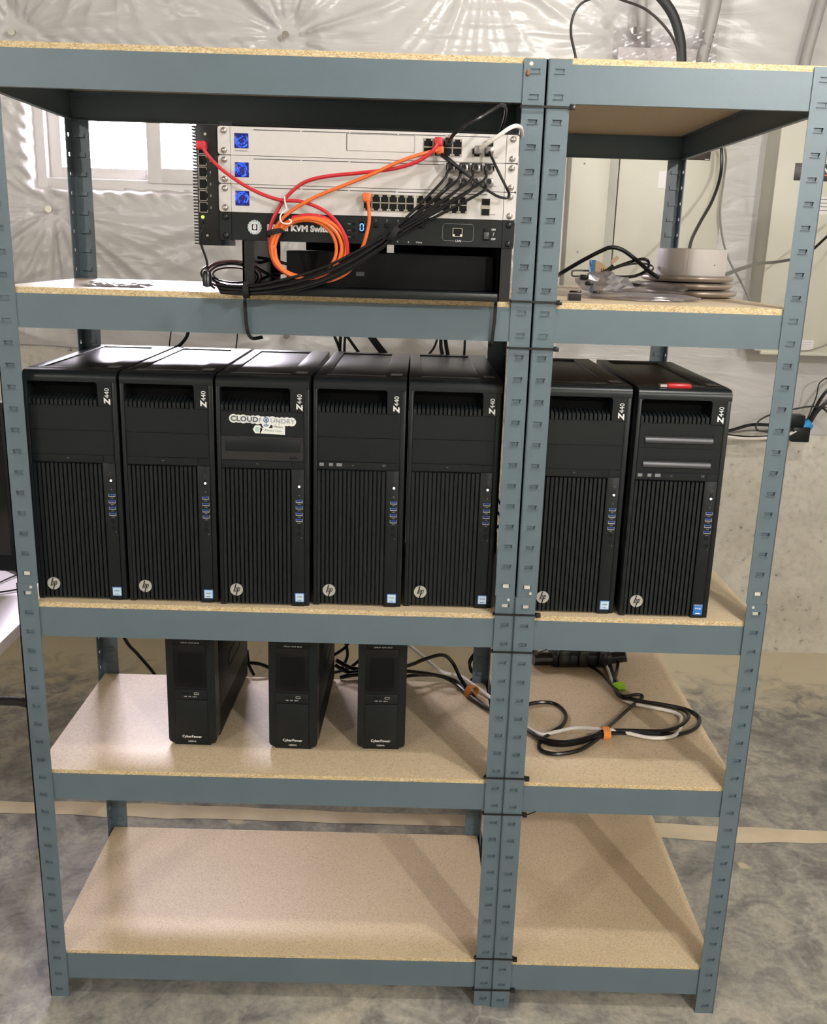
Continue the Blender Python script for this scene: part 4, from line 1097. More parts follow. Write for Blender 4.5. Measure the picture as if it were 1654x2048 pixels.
# coil of thin black leads left of the rack leg
for i in range(7):
    yy = 0.0 + i * 0.012
    pp = []
    r0 = random.Random(i)
    cx_, cz_ = 466 + r0.uniform(-4, 6), 549 + r0.uniform(-4, 3)
    rx_, rz_ = 62 - i * 3 + r0.uniform(-4, 4), 30 - i * 2.2 + r0.uniform(-3, 3)
    for k in range(14):
        a = 2 * PI * k / 14
        pp.append((cx_ + rx_ * math.cos(a) * (1 if math.cos(a) < 0 else 0.85), cz_ + rz_ * math.sin(a) + (6 if math.sin(a) > 0 else -6) * 0 + 0.06 * rx_ * math.cos(a), yy + 0.03 * math.sin(a)))
    w_ = smooth(P(pp), 5, closed=True)
    w_ = [Vector((p.x, p.y, max(p.z, 1.4475 + 0.0020 + i * 0.0004))) for p in w_]
    o = MB().tube(w_, 0.0016, 6, closed=True).build('lead_loop', CABLE if i % 3 else mat('dark_red_lead', rgb(70, 20, 26), 0.4), None)
    tag(o, 'loop of thin %s lead in the tangle left of the rack leg, %s' % ('black' if i % 3 else 'dark red', ('outermost front', 'second', 'third', 'middle', 'fifth', 'sixth', 'innermost rear')[i]), 'cable', 'thin lead loops left of the rack')
for i, pth in enumerate(([(515, 515), (545, 520), (575, 528), (600, 530)], [(505, 530), (530, 545), (560, 560)], [(520, 560), (548, 548), (580, 545)], [(500, 512), (520, 525), (556, 512)])):
    cable('lead', P(pth, 0.07 + 0.02 * i), 0.0028, CABLE, ['black lead running right from behind the left rack leg, topmost of four', 'short black lead slanting down behind the left rack leg', 'black lead lying lowest behind the left rack leg', 'black lead dipping in a shallow V behind the left rack leg'][i], group='leads behind the left rack leg')

# straps tying the rack to the shelf beam
t = thing('zip_tie', 'long black zip tie hanging over the left part of the second beam', 'zip tie')
MB().tube(smooth(P([(489, 582, -0.052), (490, 592, -0.040), (490, 606, -0.012), (491, 625, -0.008), (493, 650, -0.006), (497, 668, -0.004), (506, 677, 0.004), (525, 674, 0.03)]), 5), 0.002, 4, flat=(0.0009, 0.0042), updir=(0, -1, 0.2)).build('strap', TIE, t)
t = thing('zip_tie', 'long black zip tie hanging over the right part of the second beam', 'zip tie')
MB().tube(smooth(P([(960, 555, 0.10), (985, 590, -0.03), (991, 600, -0.03), (991, 612, -0.010), (989, 640, -0.007), (986, 665, -0.006), (983, 686, -0.003), (978, 692, 0.01)]), 5), 0.002, 4, flat=(0.0009, 0.0042), updir=(0, -1, 0.2)).build('strap', TIE, t)

# white plastic bits at the right rack leg
o = MB()
# foil packet on the left of the second shelf
nx_, ny_ = 16, 12; vs, fsx = [], []
r0 = random.Random(4)
pA = at(128, 563, Z=1.4475)
for i in range(nx_ + 1):
    for j in range(ny_ + 1):
        x = i / nx_ * 0.115; y = j / ny_ * 0.09
        e = min(i, nx_ - i, j, ny_ - j)
        z = 0.0008 + (0.0035 if e else 0) * (0.5 + 0.5 * math.sin(i * 1.1 + j * 0.7)) + r0.uniform(0, 0.0022) * (1 if e else 0.2)
        vs.append((x + 0.01 * math.sin(j), y, z))
for i in range(nx_):
    for j in range(ny_):
        a = i * (ny_ + 1) + j; fsx.append((a, a + ny_ + 1, a + ny_ + 2, a + 1))
o = MB().add(vs, fsx).build('foil_packet', mat('silver_foil', rgb(205, 200, 205), 0.3, 0.5), None, (0.118, 0.075, 1.4477))
tag(o, 'crumpled silver foil packet lying flat on the second shelf, left end', 'packet')

# ================================================================== RIGHT HALF OF SECOND SHELF
zs2 = 1.4475
DISC = mat('taupe_metal', rgb(165, 152, 142), 0.35, 0.3)
discs = [(1379, 0.0950, 0.0), (1369, 0.0950, 0.0148), (1370, 0.0950, 0.0296)]
for i, (u, r_, z) in enumerate(discs):
    p = at(u, 592, Y=0.41)
    o = MB().lathe([(r_ - 0.016, 0.0), (r_ - 0.006, 0.0015), (r_ - 0.0005, 0.006), (r_, 0.0080), (r_ - 0.001, 0.0105), (r_ - 0.006, 0.0128), (r_ - 0.012, 0.0130)], n=48)
    o = o.build('round_plate', DISC, None, (p.x, 0.41, zs2 + z + 0.0018))
    tag(o, ['flat taupe disc with a rounded rim, lowest of the three under the white drum', 'flat taupe disc with a rounded rim, middle of the three under the white drum', 'flat taupe disc with a rounded rim, topmost of the three under the white drum'][i], 'disc', 'stacked taupe discs')
p = at(1379, 560, Y=0.41)
t = thing('white_drum', 'low white cylindrical drum on the stacked taupe discs', 'drum', (p.x, 0.41, zs2 + 0.0018 + 0.0296 + 0.0130))
MB().lathe([(0.0700, 0), (0.0705, 0.001), (0.0705, 0.0525), (0.0690, 0.0535), (0.0640, 0.0535), (0.0635, 0.0500), (0.005, 0.0495)], n=56).build('body', mat('drum_white', rgb(214, 208, 206), 0.4), t)
MB().cyl((0.030, -0.0645, 0.022), 0.0016, 0.002, 'y', 10).build('indicator', GREYLET, t)
MB().box(-0.0262, -0.0256, -0.0656, -0.0640, 0.002, 0.052).build('seam', GREYLET, t)

PLB = bpy.data.materials.new('clear_plastic_film'); PLB.use_nodes = True
nt = PLB.node_tree; nt.nodes.remove(nt.nodes['Principled BSDF'])
tr = nt.nodes.new('ShaderNodeBsdfTransparent'); tr.inputs[0].default_value = (0.9, 0.88, 0.9, 1)
gl = nt.nodes.new('ShaderNodeBsdfGlossy'); gl.inputs['Roughness'].default_value = 0.28
df = nt.nodes.new('ShaderNodeBsdfDiffuse'); df.inputs[0].default_value = (0.5, 0.48, 0.5, 1)
m1 = nt.nodes.new('ShaderNodeMixShader'); m1.inputs[0].default_value = 0.45; m2 = nt.nodes.new('ShaderNodeMixShader'); m2.inputs[0].default_value = 0.42
nt.links.new(gl.outputs[0], m1.inputs[1]); nt.links.new(df.outputs[0], m1.inputs[2]); nt.links.new(tr.outputs[0], m2.inputs[1]); nt.links.new(m1.outputs[0], m2.inputs[2]); nt.links.new(m2.outputs[0], nt.nodes['Material Output'].inputs[0])
def crumple(name, c, sx, sy, sz, seed, m, parent=None, rough=0.35, rz=0, sub=3):
    bm = bmesh.new(); bmesh.ops.create_icosphere(bm, subdivisions=sub, radius=1)
    r = random.Random(seed)
    ph = [(r.gauss(0, 3.5), r.gauss(0, 3.5), r.gauss(0, 3.5), r.uniform(0, 6)) for _ in range(7)]
    for v in bm.verts:
        n = sum(abs(math.sin(a * v.co.x + b_ * v.co.y + c_ * v.co.z + d)) for a, b_, c_, d in ph) / 7
        f = 1 + rough * (n - 0.6) * 2
        v.co = Vector((v.co.x * sx * f, v.co.y * sy * f, (max(v.co.z, -0.6) + 0.6) * sz * f / 1.3))
    me = bpy.data.meshes.new(name); bm.to_mesh(me); bm.free(); me.materials.append(m)
    return link(name, me, parent, c, rz)
p = at(1235, 592, Y=0.20)
o = crumple('plastic_bag', (1.150, 0.20, zs2 + 0.0004), 0.100, 0.08, 0.010, 3, PLB, rz=-0.2); tag(o, 'flat clear plastic bag on the second shelf, in front of the discs', 'bag')
o = crumple('plastic_bag', (1.085, 0.235, zs2 + 0.0125), 0.046, 0.04, 0.026, 5, PLB, rough=0.6); tag(o, 'crumpled clear plastic bag of black parts beside the centre post', 'bag')
o = crumple('plastic_bag', (1.195, 0.34, zs2 + 0.006), 0.085, 0.05, 0.018, 9, PLB, rough=0.5); tag(o, 'long clear plastic bag leaning on the left of the discs', 'bag')
for i, (u, v, y, s) in enumerate(((1170, 560, 0.225, (0.020, 0.012, 0.010)), (1178, 571, 0.21, (0.016, 0.010, 0.007)), (1150, 588, 0.17, (0.022, 0.010, 0.004)), (1192, 587, 0.17, (0.014, 0.010, 0.004)))):
    q = at(u, v, Y=y); z = max(q.z, zs2 + 0.001)
    o = MB().bbox(-s[0] / 2, s[0] / 2, -s[1] / 2, s[1] / 2, 0, s[2], 0.001).build('black_part', GLASSY, None, (q.x, q.y, z if i < 2 else zs2 + 0.0105))
    tag(o, ['black plastic part on top of the crumpled clear bag, rear one', 'black plastic part on top of the crumpled clear bag, front one', 'wider flat black part on the flat clear bag', 'narrower flat black part on the flat clear bag'][i], 'part', 'black parts in the bags')
q = at(1153, 600, Y=0.06)
o = MB().bbox(-0.011, 0.011, -0.008, 0.008, 0, 0.0118, 0.0008).build('rubber_foot', mat('black_rubber', rgb(18, 18, 18), 0.7), None, (q.x, 0.085, zs2 + 0.0002)); tag(o, 'small square black rubber block at the shelf edge right of the centre posts', 'block')
# card spool with blue edge
q = at(1202, 548, Y=0.30)
t = thing('card_spool', 'tan card spool with a blue label, standing behind the clear bags', 'spool', (q.x, 0.31, zs2 + 0.002))
pts = [(-0.017, 0.0)] + [(-0.017 + 0.036 * math.sin(a), 0.034 + 0.034 * math.cos(a) * 1.0) for a in [k * PI / 14 for k in range(0, 12)]] + [(0.017, 0.0)]
MB().prism(pts, 0, 0.022, 'y').build('body', mat('tan_card', rgb(200, 165, 125), 0.7), t)
MB().box(-0.019, -0.0105, -0.0006, 0.0225, 0.006, 0.068).build('blue_label', mat('card_blue', rgb(30, 110, 160), 0.5), t)
q2 = MB()
for x in (0.001, 0.005): q2.box(x, x + 0.0012, -0.0006, 0, 0.018, 0.052)
q2.build('printed_lines', mat('card_print', rgb(70, 50, 40), 0.6), t)
# loose cable end with a clear plug
t = thing('network_cable', 'black cable end with a clear plug sticking up behind the card spool', 'cable')
MB().tube(smooth(P([(1190, 556, 0.28), (1205, 545, 0.30), (1225, 532, 0.33), (1205, 548, 0.34)], None)[:3], 5), 0.0028, 8).build('cable_jacket', CABLE, t)
p1, p2 = at(1222, 526, Y=0.33), at(1236, 514, Y=0.33)
MB().tube([p1, p2], 0.005, 4).build('plug', mat('clear_tan_plug', rgb(190, 150, 120), 0.3), t)
# black cables on that shelf
cable('thick_cable', P([(1100, 560, 0.20), (1118, 549, 0.30), (1160, 524, 0.34), (1200, 503, 0.36), (1222, 495, 0.36), (1245, 500, 0.36), (1270, 518, 0.36), (1300, 544, 0.34), (1318, 556, 0.335)]), 0.0042, CABLE, 'thick black cable arching over the clear bags to the white drum')
cable('thin_cable', P([(1195, 550, 0.28), (1225, 537, 0.33), (1260, 524, 0.36), (1285, 518, 0.38), (1297, 524, 0.38), (1293, 540, 0.36), (1270, 552, 0.34), (1240, 554, 0.34), (1200, 552, 0.30)]), 0.0032, CABLE, 'thin black cable loop behind the clear bags')
cable('thin_cable', P([(1200, 550, 0.30), (1240, 533, 0.40), (1275, 527, 0.42), (1300, 530, 0.42), (1305, 540, 0.40), (1280, 550, 0.38)]), 0.0022, GREYCABLE, 'thin dark grey cable loop beside the white drum')
cable('thin_cable', P([(1200, 551, 0.27), (1235, 560, 0.28), (1262, 568, 0.29), (1285, 572, 0.315)]), 0.0033, CABLE, 'black lead running from the bags under the top disc')
cable('thin_cable', P([(1165, 552, 0.33), (1146, 552, 0.34), (1144, 545, 0.34), (1150, 541, 0.34), (1190, 542, 0.34)]), 0.0018, GREYCABLE, 'thin grey lead loop left of the card spool')
cable('thin_cable', P([(1445, 552, 0.42), (1480, 538, 0.7), (1520, 527, 1.1), (1560, 523, 1.3), (1610, 510, 1.45), (1654, 473, 1.5), (1700, 430, 1.6)]), 0.0045, CABLE, 'black cable leaving the white drum to the right past the shelving post')
cable('thin_cable', P([(1376, 514, 1.3), (1383, 480, 1.4), (1400, 445, 1.5), (1425, 400, 1.6), (1441, 350, 1.68), (1443, 300, 1.70), (1436, 262, 1.72)]), 0.0055, CABLE, 'black cable hanging in front of the middle cabinet')
cable('thin_cable', P([(1449, 296, 1.70), (1452, 320, 1.72), (1446, 370, 1.74), (1440, 420, 1.74), (1444, 470, 1.74), (1458, 520, 1.74), (1480, 560, 1.74), (1500, 600, 1.74)]), 0.0035, mat('pale_grey_cable', rgb(140, 138, 132), 0.5), 'thin grey cable hanging in the gap right of the middle cabinet')

# ================================================================== WALL CABINETS AND CONDUITS
YC = 1.76
def cabinet(label, x0, x1, z0, z1, bev=0.012):
    t = thing('electrical_cabinet', label, 'electrical cabinet', (x0, YC, z0))
    MB().box(0.006, x1 - x0 - 0.006, 0.012, Y1 - YC - 0.004, 0.006, z1 - z0 - 0.006).build('cabinet_body', BEIGE, t)
    MB().bbox(0, x1 - x0, 0, 0.014, 0, z1 - z0, 0.003).build('cabinet_cover', BEIGE, t)
    return t
c1 = cabinet('beige wall cabinet nearest the centre posts, a small screw in its face', 1.2400, 1.3990, 1.33, 1.93)
for u, v in ((1169, 327), (1155, 504)):
    p = at(u, v, Y=YC); MB().cyl((p.x - 1.2400, -0.002, p.z - 1.33), 0.003, 0.003, 'y', 10).build('screw', GREYLET, c1)
MB().box(0.130, 0.159, -0.0015, 0.002, 0.003, 0.597).build('side_strip', mat('grey_beige_enamel', rgb(170, 168, 158), 0.5), c1)
c2 = cabinet('beige wall cabinet in the middle with a dark label near its top', 1.4030, 1.7620, 1.30, 1.98)
p = at(1420, 321, Y=YC); MB().bbox(p.x - 1.4030 - 0.105, p.x - 1.4030, -0.001, 0.001, p.z - 1.30, p.z - 1.30 + 0.075, 0.0004).build('dark_label', mat('dark_brown_label', rgb(52, 38, 36), 0.4), c2)
MB().box(p.x - 1.4030 - 0.018, p.x - 1.4030 - 0.003, -0.0014, 0.0, p.z - 1.30 + 0.002, p.z - 1.30 + 0.0045).build('label_mark', WHITELET, c2)
p = at(1318, 342, Y=YC); q = at(1340, 377, Y=YC)
MB().box(p.x - 1.4030, q.x - 1.4030, -0.001, 0.0, q.z - 1.30, p.z - 1.30).build('paper_label', WHITEP, c2)
c3 = cabinet('large beige wall cabinet at the far right, dark label with a white letter N', 1.9330, 2.40, 1.2150, 2.02)
p = at(1591, 326, Y=YC); q = at(1660, 363, Y=YC)
lb = MB().bbox(p.x - 1.933, p.x - 1.933 + 0.30, -0.001, 0.001, q.z - 1.215, p.z - 1.215, 0.0005).build('dark_label', mat('black_brown_label', rgb(46, 36, 34), 0.4), c3)
r = at(1650, 341.5, Y=YC); lettering('N', 0.028, (r.x - 1.933 + .003, -0.0014, r.z - 1.215), WHITELET, lb, bold=0.0012)
r = at(1645, 350.5, Y=YC); MB().box(r.x - 1.933, p.x - 1.933 + 0.28, -0.0013, 0.0, r.z - 1.215 - .0015, r.z - 1.215 + .0015).build('orange_line', mat('orange_print', rgb(220, 110, 50), 0.5), lb)
p = at(1633, 393, Y=YC); q = at(1654, 429, Y=YC)
lb = MB().box(p.x - 1.933 - .005, p.x - 1.933 + 0.10, -0.001, 0.0, q.z - 1.215, p.z - 1.215).build('paper_label', WHITEP, c3)
qq = MB()
for k in range(4): qq.box(p.x - 1.933 + .006, p.x - 1.933 + 0.09, -0.0014, -.0006, p.z - 1.215 - 0.010 - k * 0.012, p.z - 1.215 - 0.0075 - k * 0.012)
qq.build('printed_lines', GREYLET, lb)
p = at(1596, 680, Y=YC); q = at(1625, 700, Y=YC)
lb = MB().box(p.x - 1.933, q.x - 1.933, -0.001, 0.0, q.z - 1.215, p.z - 1.215).build('paper_label', WHITEP, c3)
qq = MB()
for k in range(3): qq.box(p.x - 1.933 + .006, q.x - 1.933 - .006, -0.0014, -.0006, p.z - 1.215 - 0.008 - k * 0.008, p.z - 1.215 - 0.0065 - k * 0.008)
qq.build('printed_lines', mat('faint_grey_print', rgb(185, 185, 190), 0.5), lb)
MB().bbox(0.02, 0.467, -0.006, 0.010, -0.012, 0.002, 0.002).build('bottom_flange', BEIGE, c3)
cable('thin_cable', P([(1590, 700, 1.745), (1610, 702, 1.745), (1632, 697, 1.745), (1654, 689, 1.745), (1690, 672, 1.745)]), 0.0022, MT['pale_grey_cable'], 'thin grey cable clipped along the bottom of the far right cabinet')
# white pipe behind the centre posts
t = cable('white_pipe', P([(1133, 240, 1.80), (1124, 420, 1.80), (1113, 600, 1.80), (1104, 760, 1.80), (1098, 830, 1.80)]), 0.0075, WHITEP, 'slim white pipe running down the wall just right of the centre posts', 'pipe')
# conduits rising from the cabinets
for pts, r_, lab in (
    ([(1398, 190, 1.80), (1404, 120, 1.80), (1419, 60, 1.80), (1432, 0, 1.80), (1440, -60, 1.80)], 0.0195, 'grey conduit rising from the middle cabinet, right of the black hose'),
    ([(1600, 190, 1.82), (1611, 124, 1.82), (1628, 60, 1.82), (1645, 0, 1.82), (1662, -60, 1.82)], 0.0170, 'grey conduit rising from the far right cabinet'),
    ([(1284, 190, 1.84), (1284, 118, 1.84), (1284, 50, 1.84), (1284, -30, 1.84)], 0.0175, 'pale grey pipe standing behind the clear pouch')):
    MBt = MB().tube(smooth(P(pts), 6), r_, 20)
    o = MBt.build('conduit', PVC, None); tag(o, lab, 'pipe')
o = MB().tube(smooth(P([(1363, 190, 1.55), (1363, 118, 1.55), (1360, 75, 1.55), (1346, 30, 1.55), (1322, -5, 1.55), (1300, -25, 1.55)]), 6), 0.0150, 16).build('hose', mat('black_corrugated', rgb(42, 44, 46), 0.55), None); tag(o, 'thick black hose curving up behind the top shelf', 'hose')
cable('loop_cable', P([(1153, 125, 0.86), (1150, 108, 0.88), (1142, 70, 0.90), (1144, 40, 0.92), (1155, 15, 0.95), (1175, 0, 0.98), (1215, -8, 1.0), (1250, 2, 1.02), (1290, 18, 1.05), (1325, 48, 1.05), (1350, 85, 1.05), (1357, 122, 1.05), (1358, 190, 1.05)]), 0.0034, mat('glossy_grey_cable', rgb(70, 68, 68), 0.2, 0.3), 'thin glossy cable arching above the right end of the top shelf')
# clear pouch on the wall behind the hose
t = thing('document_pouch', 'clear plastic pouch with white papers hung behind the black hose', 'pouch', (0, 0, 0))
pa, pb = at(1238, 93, Y=1.80), at(1412, 175, Y=1.80)
MB().box(pa.x, pb.x, 1.806, 1.809, pb.z, pa.z).build('paper', WHITEP, t)
nx_, ny_ = 26, 22; vs, fsx = [], []; pa, pb = at(1228, 55, Y=1.79), at(1425, 180, Y=1.79); r0 = random.Random(8)
for i in range(nx_ + 1):
    for j in range(ny_ + 1):
        x = pa.x + (pb.x - pa.x) * i / nx_; z = pb.z + (pa.z - pb.z) * j / ny_
        vs.append((x, 1.792 - 0.010 * abs(math.sin(i * 0.7 + j * 0.45)) ** 3 - r0.uniform(0, 0.004), z))
for i in range(nx_):
    for j in range(ny_):
        a = i * (ny_ + 1) + j; fsx.append((a, a + 1, a + ny_ + 2, a + ny_ + 1))
PF = PLB.copy(); PF.name = 'clear_pouch_film'; PF.node_tree.nodes['Mix Shader.001'].inputs[0].default_value = 0.16; PF.node_tree.nodes['Mix Shader'].inputs[0].default_value = 0.1
MB().add(vs, fsx).build('film', PF, t)

# bundle on the wall at the right, with blue wrap
t = thing('junction_block', 'black terminal block on the wall where the right-hand cables meet', 'connector')
a, c_ = at(1581, 829, Y=1.80), at(1606, 882, Y=1.80)
MB().bbox(a.x - 0.02, c_.x - .01, 1.78, 1.83, a.z - 0.045, a.z, 0.003).build('body', BLACK, t)
MB().bbox(a.x + 0.005, c_.x + 0.01, 1.77, 1.82, c_.z, c_.z + 0.055, 0.003).build('plug', BLACK, t)
t = thing('cable_wrap', 'bright blue wrap round the cables on the right wall', 'cable tie')
c = at(1611, 851, Y=1.80)
me = MB().lathe([(0.012, -0.021), (0.022, -0.016), (0.024, 0.006), (0.020, 0.018), (0.010, 0.021)], n=18).mesh('strap', mat('bright_blue_wrap', rgb(40, 150, 220), 0.6))
me.transform(Matrix.Rotation(0.9, 4, 'Y')); link('strap', me, t, c)
strs = [([(1616, 845, 1.80), (1640, 800, 1.80), (1660, 775, 1.80), (1700, 740, 1.8)], 0.006), ([(1616, 842, 1.80), (1645, 812, 1.79), (1680, 780, 1.79)], 0.007), ([(1614, 840, 1.79), (1632, 795, 1.79), (1640, 765, 1.79), (1668, 750, 1.79)], 0.0022),
        ([(1618, 846, 1.79), (1640, 815, 1.78), (1665, 835, 1.78)], 0.004), ([(1618, 850, 1.80), (1650, 806, 1.80), (1690, 790, 1.80)], 0.005)]
WLAB = ['upper black cable fanning out right of the blue wrap', 'thickest black cable fanning out right of the blue wrap', 'thinnest wire rising steeply right of the blue wrap', 'black cable dipping down right of the blue wrap', 'lower black cable running straight right of the blue wrap']
for i, (pp, r_) in enumerate(strs): cable('wall_cable', P(pp), r_, CABLE, WLAB[i], group='cables right of the blue wrap')
strs = [([(1400, 862, 1.80), (1453, 862, 1.80), (1500, 850, 1.80), (1540, 850, 1.80), (1600, 852, 1.79)], 0.006, CABLE, 'thick black cable from behind the rightmost tower to the blue wrap'),
        ([(1400, 872, 1.80), (1455, 866, 1.79), (1510, 861, 1.79), (1560, 868, 1.79), (1598, 858, 1.78)], 0.0035, GREYCABLE, 'grey cable in the run behind the rightmost tower'),
        ([(1400, 868, 1.81), (1458, 872, 1.81), (1510, 876, 1.81), (1560, 870, 1.80), (1600, 860, 1.79)], 0.007, CABLE, 'lower black cable in the run behind the rightmost tower'),
        ([(1395, 866, 1.78), (1453, 873, 1.78), (1490, 877, 1.78), (1532, 876, 1.78), (1575, 869, 1.775), (1592, 862, 1.775)], 0.0055, WHITECABLE, 'white cable sagging below the run behind the rightmost tower'),
        ([(1654, 815, 1.78), (1620, 813, 1.78), (1580, 820, 1.78), (1545, 828, 1.78), (1520, 840, 1.78), (1512, 854, 1.78), (1522, 862, 1.78), (1560, 860, 1.78)], 0.0032, mat('dark_grey_cable', rgb(55, 52, 50), 0.4), 'thin dark cable looping over the shelving post on the right wall')]
for pp, r_, m_, lab in strs: cable('wall_cable', P(pp), r_, m_, lab)

# ================================================================== CABLES BETWEEN SECOND SHELF AND TOWERS
drops = [([(346, 640), (342, 665), (338, 700), (336, 760)], 0.0014, 0.46), ([(378, 650), (374, 672), (360, 690), (345, 700), (335, 720)], 0.0038, 0.46), ([(475, 655), (474, 680), (472, 700), (472, 760)], 0.0014, 0.46),
         ([(668, 670), (676, 690), (682, 712), (690, 760)], 0.0034, 0.47), ([(682, 660), (680, 690), (680, 712), (680, 760)], 0.0038, 0.48), ([(691, 665), (689, 690), (689, 712), (689, 760)], 0.003, 0.48), ([(694, 672), (708, 692), (722, 712), (740, 745)], 0.0034, 0.47),
         ([(735, 668), (752, 692), (768, 712), (790, 745)], 0.0045, 0.47), ([(742, 668), (760, 692), (776, 712), (800, 745)], 0.0045, 0.46), ([(876, 672), (868, 695), (852, 714), (830, 735)], 0.0026, 0.46),
         ([(882, 672), (882, 695), (886, 716), (890, 760)], 0.0042, 0.47), ([(890, 672), (893, 695), (897, 716), (903, 760)], 0.0045, 0.46), ([(930, 675), (929, 700), (928, 716), (926, 760)], 0.0028, 0.46)]
HLAB = ['leftmost thin black cable hanging behind the towers, a hair-thin line', 'thick black cable curving down left behind the leftmost towers', 'hair-thin black cable hanging straight behind the second tower', 'black cable slanting right, first of the cluster behind the fourth tower', 'thick straight black cable in the cluster behind the fourth tower', 'second straight black cable in the cluster behind the fourth tower', 'black cable curving right out of the cluster behind the fourth tower', 'lower of two thick parallel black cables slanting down right behind the fourth tower', 'upper of two thick parallel black cables slanting down right behind the fourth tower', 'thin black cable curving down left behind the fifth tower', 'left one of two thick black cables hanging straight behind the fifth tower', 'right one of two thick black cables hanging straight behind the fifth tower', 'single black cable hanging straight behind the right side of the fifth tower']
for (pp, r_, y), hl in zip(drops, HLAB):
    cable('hanging_cable', P([(p[0], p[1], y + 0.012) for p in pp]), r_, CABLE, hl, group='cables hanging behind the towers')
# ================================================================== FOURTH SHELF CABLES
zf = 0.5285
def fl(pts, lift=0.004):
    out = []
    for p in pts:
        q = at(p[0], p[1], Z=zf + (p[2] if len(p) > 2 else lift)); out.append(q)
    return out
cable('power_cable', fl([(760, 1345, 0.12), (820, 1330, 0.09), (850, 1318, 0.085), (885, 1310, 0.08), (905, 1325, 0.06), (920, 1355, 0.03), (935, 1378, 0.012), (955, 1400, 0.008), (985, 1420), (1030, 1415), (1075, 1405), (1110, 1408), (1131, 1428), (1125, 1450), (1098, 1468), (1078, 1488), (1085, 1502), (1115, 1508), (1160, 1500), (1195, 1478, 0.006), (1210, 1466, 0.010)], 0.005), 0.0044, CABLE, 'black power cord from behind the right backup looping in front of the centre posts')
cable('power_cable', fl([(780, 1340, 0.05), (820, 1343, 0.04), (870, 1350, 0.02), (910, 1362, 0.012), (940, 1388, 0.006), (965, 1412), (1010, 1430), (1055, 1458), (1085, 1482), (1120, 1490), (1165, 1484), (1205, 1468, 0.012), (1250, 1466, 0.006), (1310, 1467), (1360, 1468), (1392, 1455), (1398, 1435), (1375, 1420), (1330, 1410), (1270, 1400), (1235, 1388), (1236, 1370, 0.012), (1225, 1345, 0.006), (1215, 1315)], 0.005), 0.0046, CABLE, 'black power cord running the length of the fourth shelf')
cable('power_cable', fl([(790, 1355, 0.02), (840, 1350, 0.02), (880, 1352, 0.012), (915, 1370, 0.008), (945, 1395), (985, 1422), (1040, 1450), (1080, 1476), (1130, 1484), (1180, 1474), (1210, 1462, 0.012), (1260, 1461), (1320, 1462), (1355, 1454), (1375, 1438), (1374, 1425), (1350, 1415), (1300, 1405), (1245, 1396), (1228, 1372, 0.008), (1233, 1345), (1238, 1315)], 0.011), 0.0042, CABLE, 'second black power cord beside the full-length one on the fourth shelf')
cable('power_cable', fl([(1210, 1460, 0.012), (1235, 1438, 0.006), (1255, 1420), (1272, 1405), (1285, 1394, 0.010), (1275, 1389, 0.012), (1245, 1392, 0.012), (1228, 1376, 0.012), (1200, 1345, 0.008), (1165, 1325), (1130, 1318)], 0.008), 0.0040, CABLE, 'black cord from the orange wrap back to the power strip')
cable('power_cable', P([(818, 1290, 0.50), (850, 1316, 0.46), (885, 1344, 0.42)]) + fl([(920, 1352, 0.012), (950, 1372, 0.012), (985, 1398), (1040, 1445), (1080, 1468), (1110, 1464), (1150, 1456, 0.006), (1210, 1459, 0.014), (1250, 1465), (1305, 1476), (1350, 1470), (1362, 1445), (1350, 1425), (1260, 1405), (1235, 1385, 0.008), (1220, 1350), (1210, 1325)], 0.007), 0.0040, WHITECABLE, 'white power cord running among the black ones on the fourth shelf')
def wrap(label, u, v, z, m, ax, rr=0.012, wd=0.009):
    t = thing('cable_wrap', label, 'cable tie')
    c = at(u, v, Z=zf + z); ax = Vector(ax).normalized(); s1 = Vector((0, 0, 1)); s2 = ax.cross(s1).normalized(); s1 = s2.cross(ax)
    pts = [c + s1 * rr * 0.8 * math.cos(a) + s2 * rr * math.sin(a) for a in [2 * PI * k / 18 for k in range(18)]]
    MB().tube(pts, 0.002, 6, closed=True, flat=(wd, 0.0016), updir=ax[:]).build('strap', m, t)
wrap('lime green wrap round the cords near the power strip', 1238, 1374, 0.011, LIME, (0.12, -0.68, -0.72), 0.0135, 0.011)
wrap('bright orange wrap round the cords on the right half of the fourth shelf', 1211, 1466, 0.011, ORVEL, (1, 0.1, 0), 0.0155, 0.009)
wrap('brownish orange wrap round the cords left of the centre posts', 943, 1383, 0.013, BRVEL, (0.7, -0.7, 0), 0.017, 0.009)
# power strip under the tower shelf, right half
t = thing('power_strip', 'black power strip end lying at the back of the fourth shelf, right half', 'power strip', (1.14, 0.57, zf), 0.05)
MB().bbox(-0.055, 0.10, -0.03, 0.03, 0.0, 0.036, 0.008).build('body', BLACK, t)
for k in range(3): MB().bbox(-0.040 + k * 0.050, -0.010 + k * 0.047, -0.042, -0.010, 0.008, 0.052, 0.006).build('plug', CABLE, t)
MB().tube([(-0.055, -0.012, 0.018), (-0.100, -0.018, 0.02)], 0.017, 14).build('cord_sleeve', CABLE, t)
MB().tube([(0.10, -0.01, 0.02), (0.135, -0.02, 0.03)], 0.015, 10).build('cord_sleeve', CABLE, t)
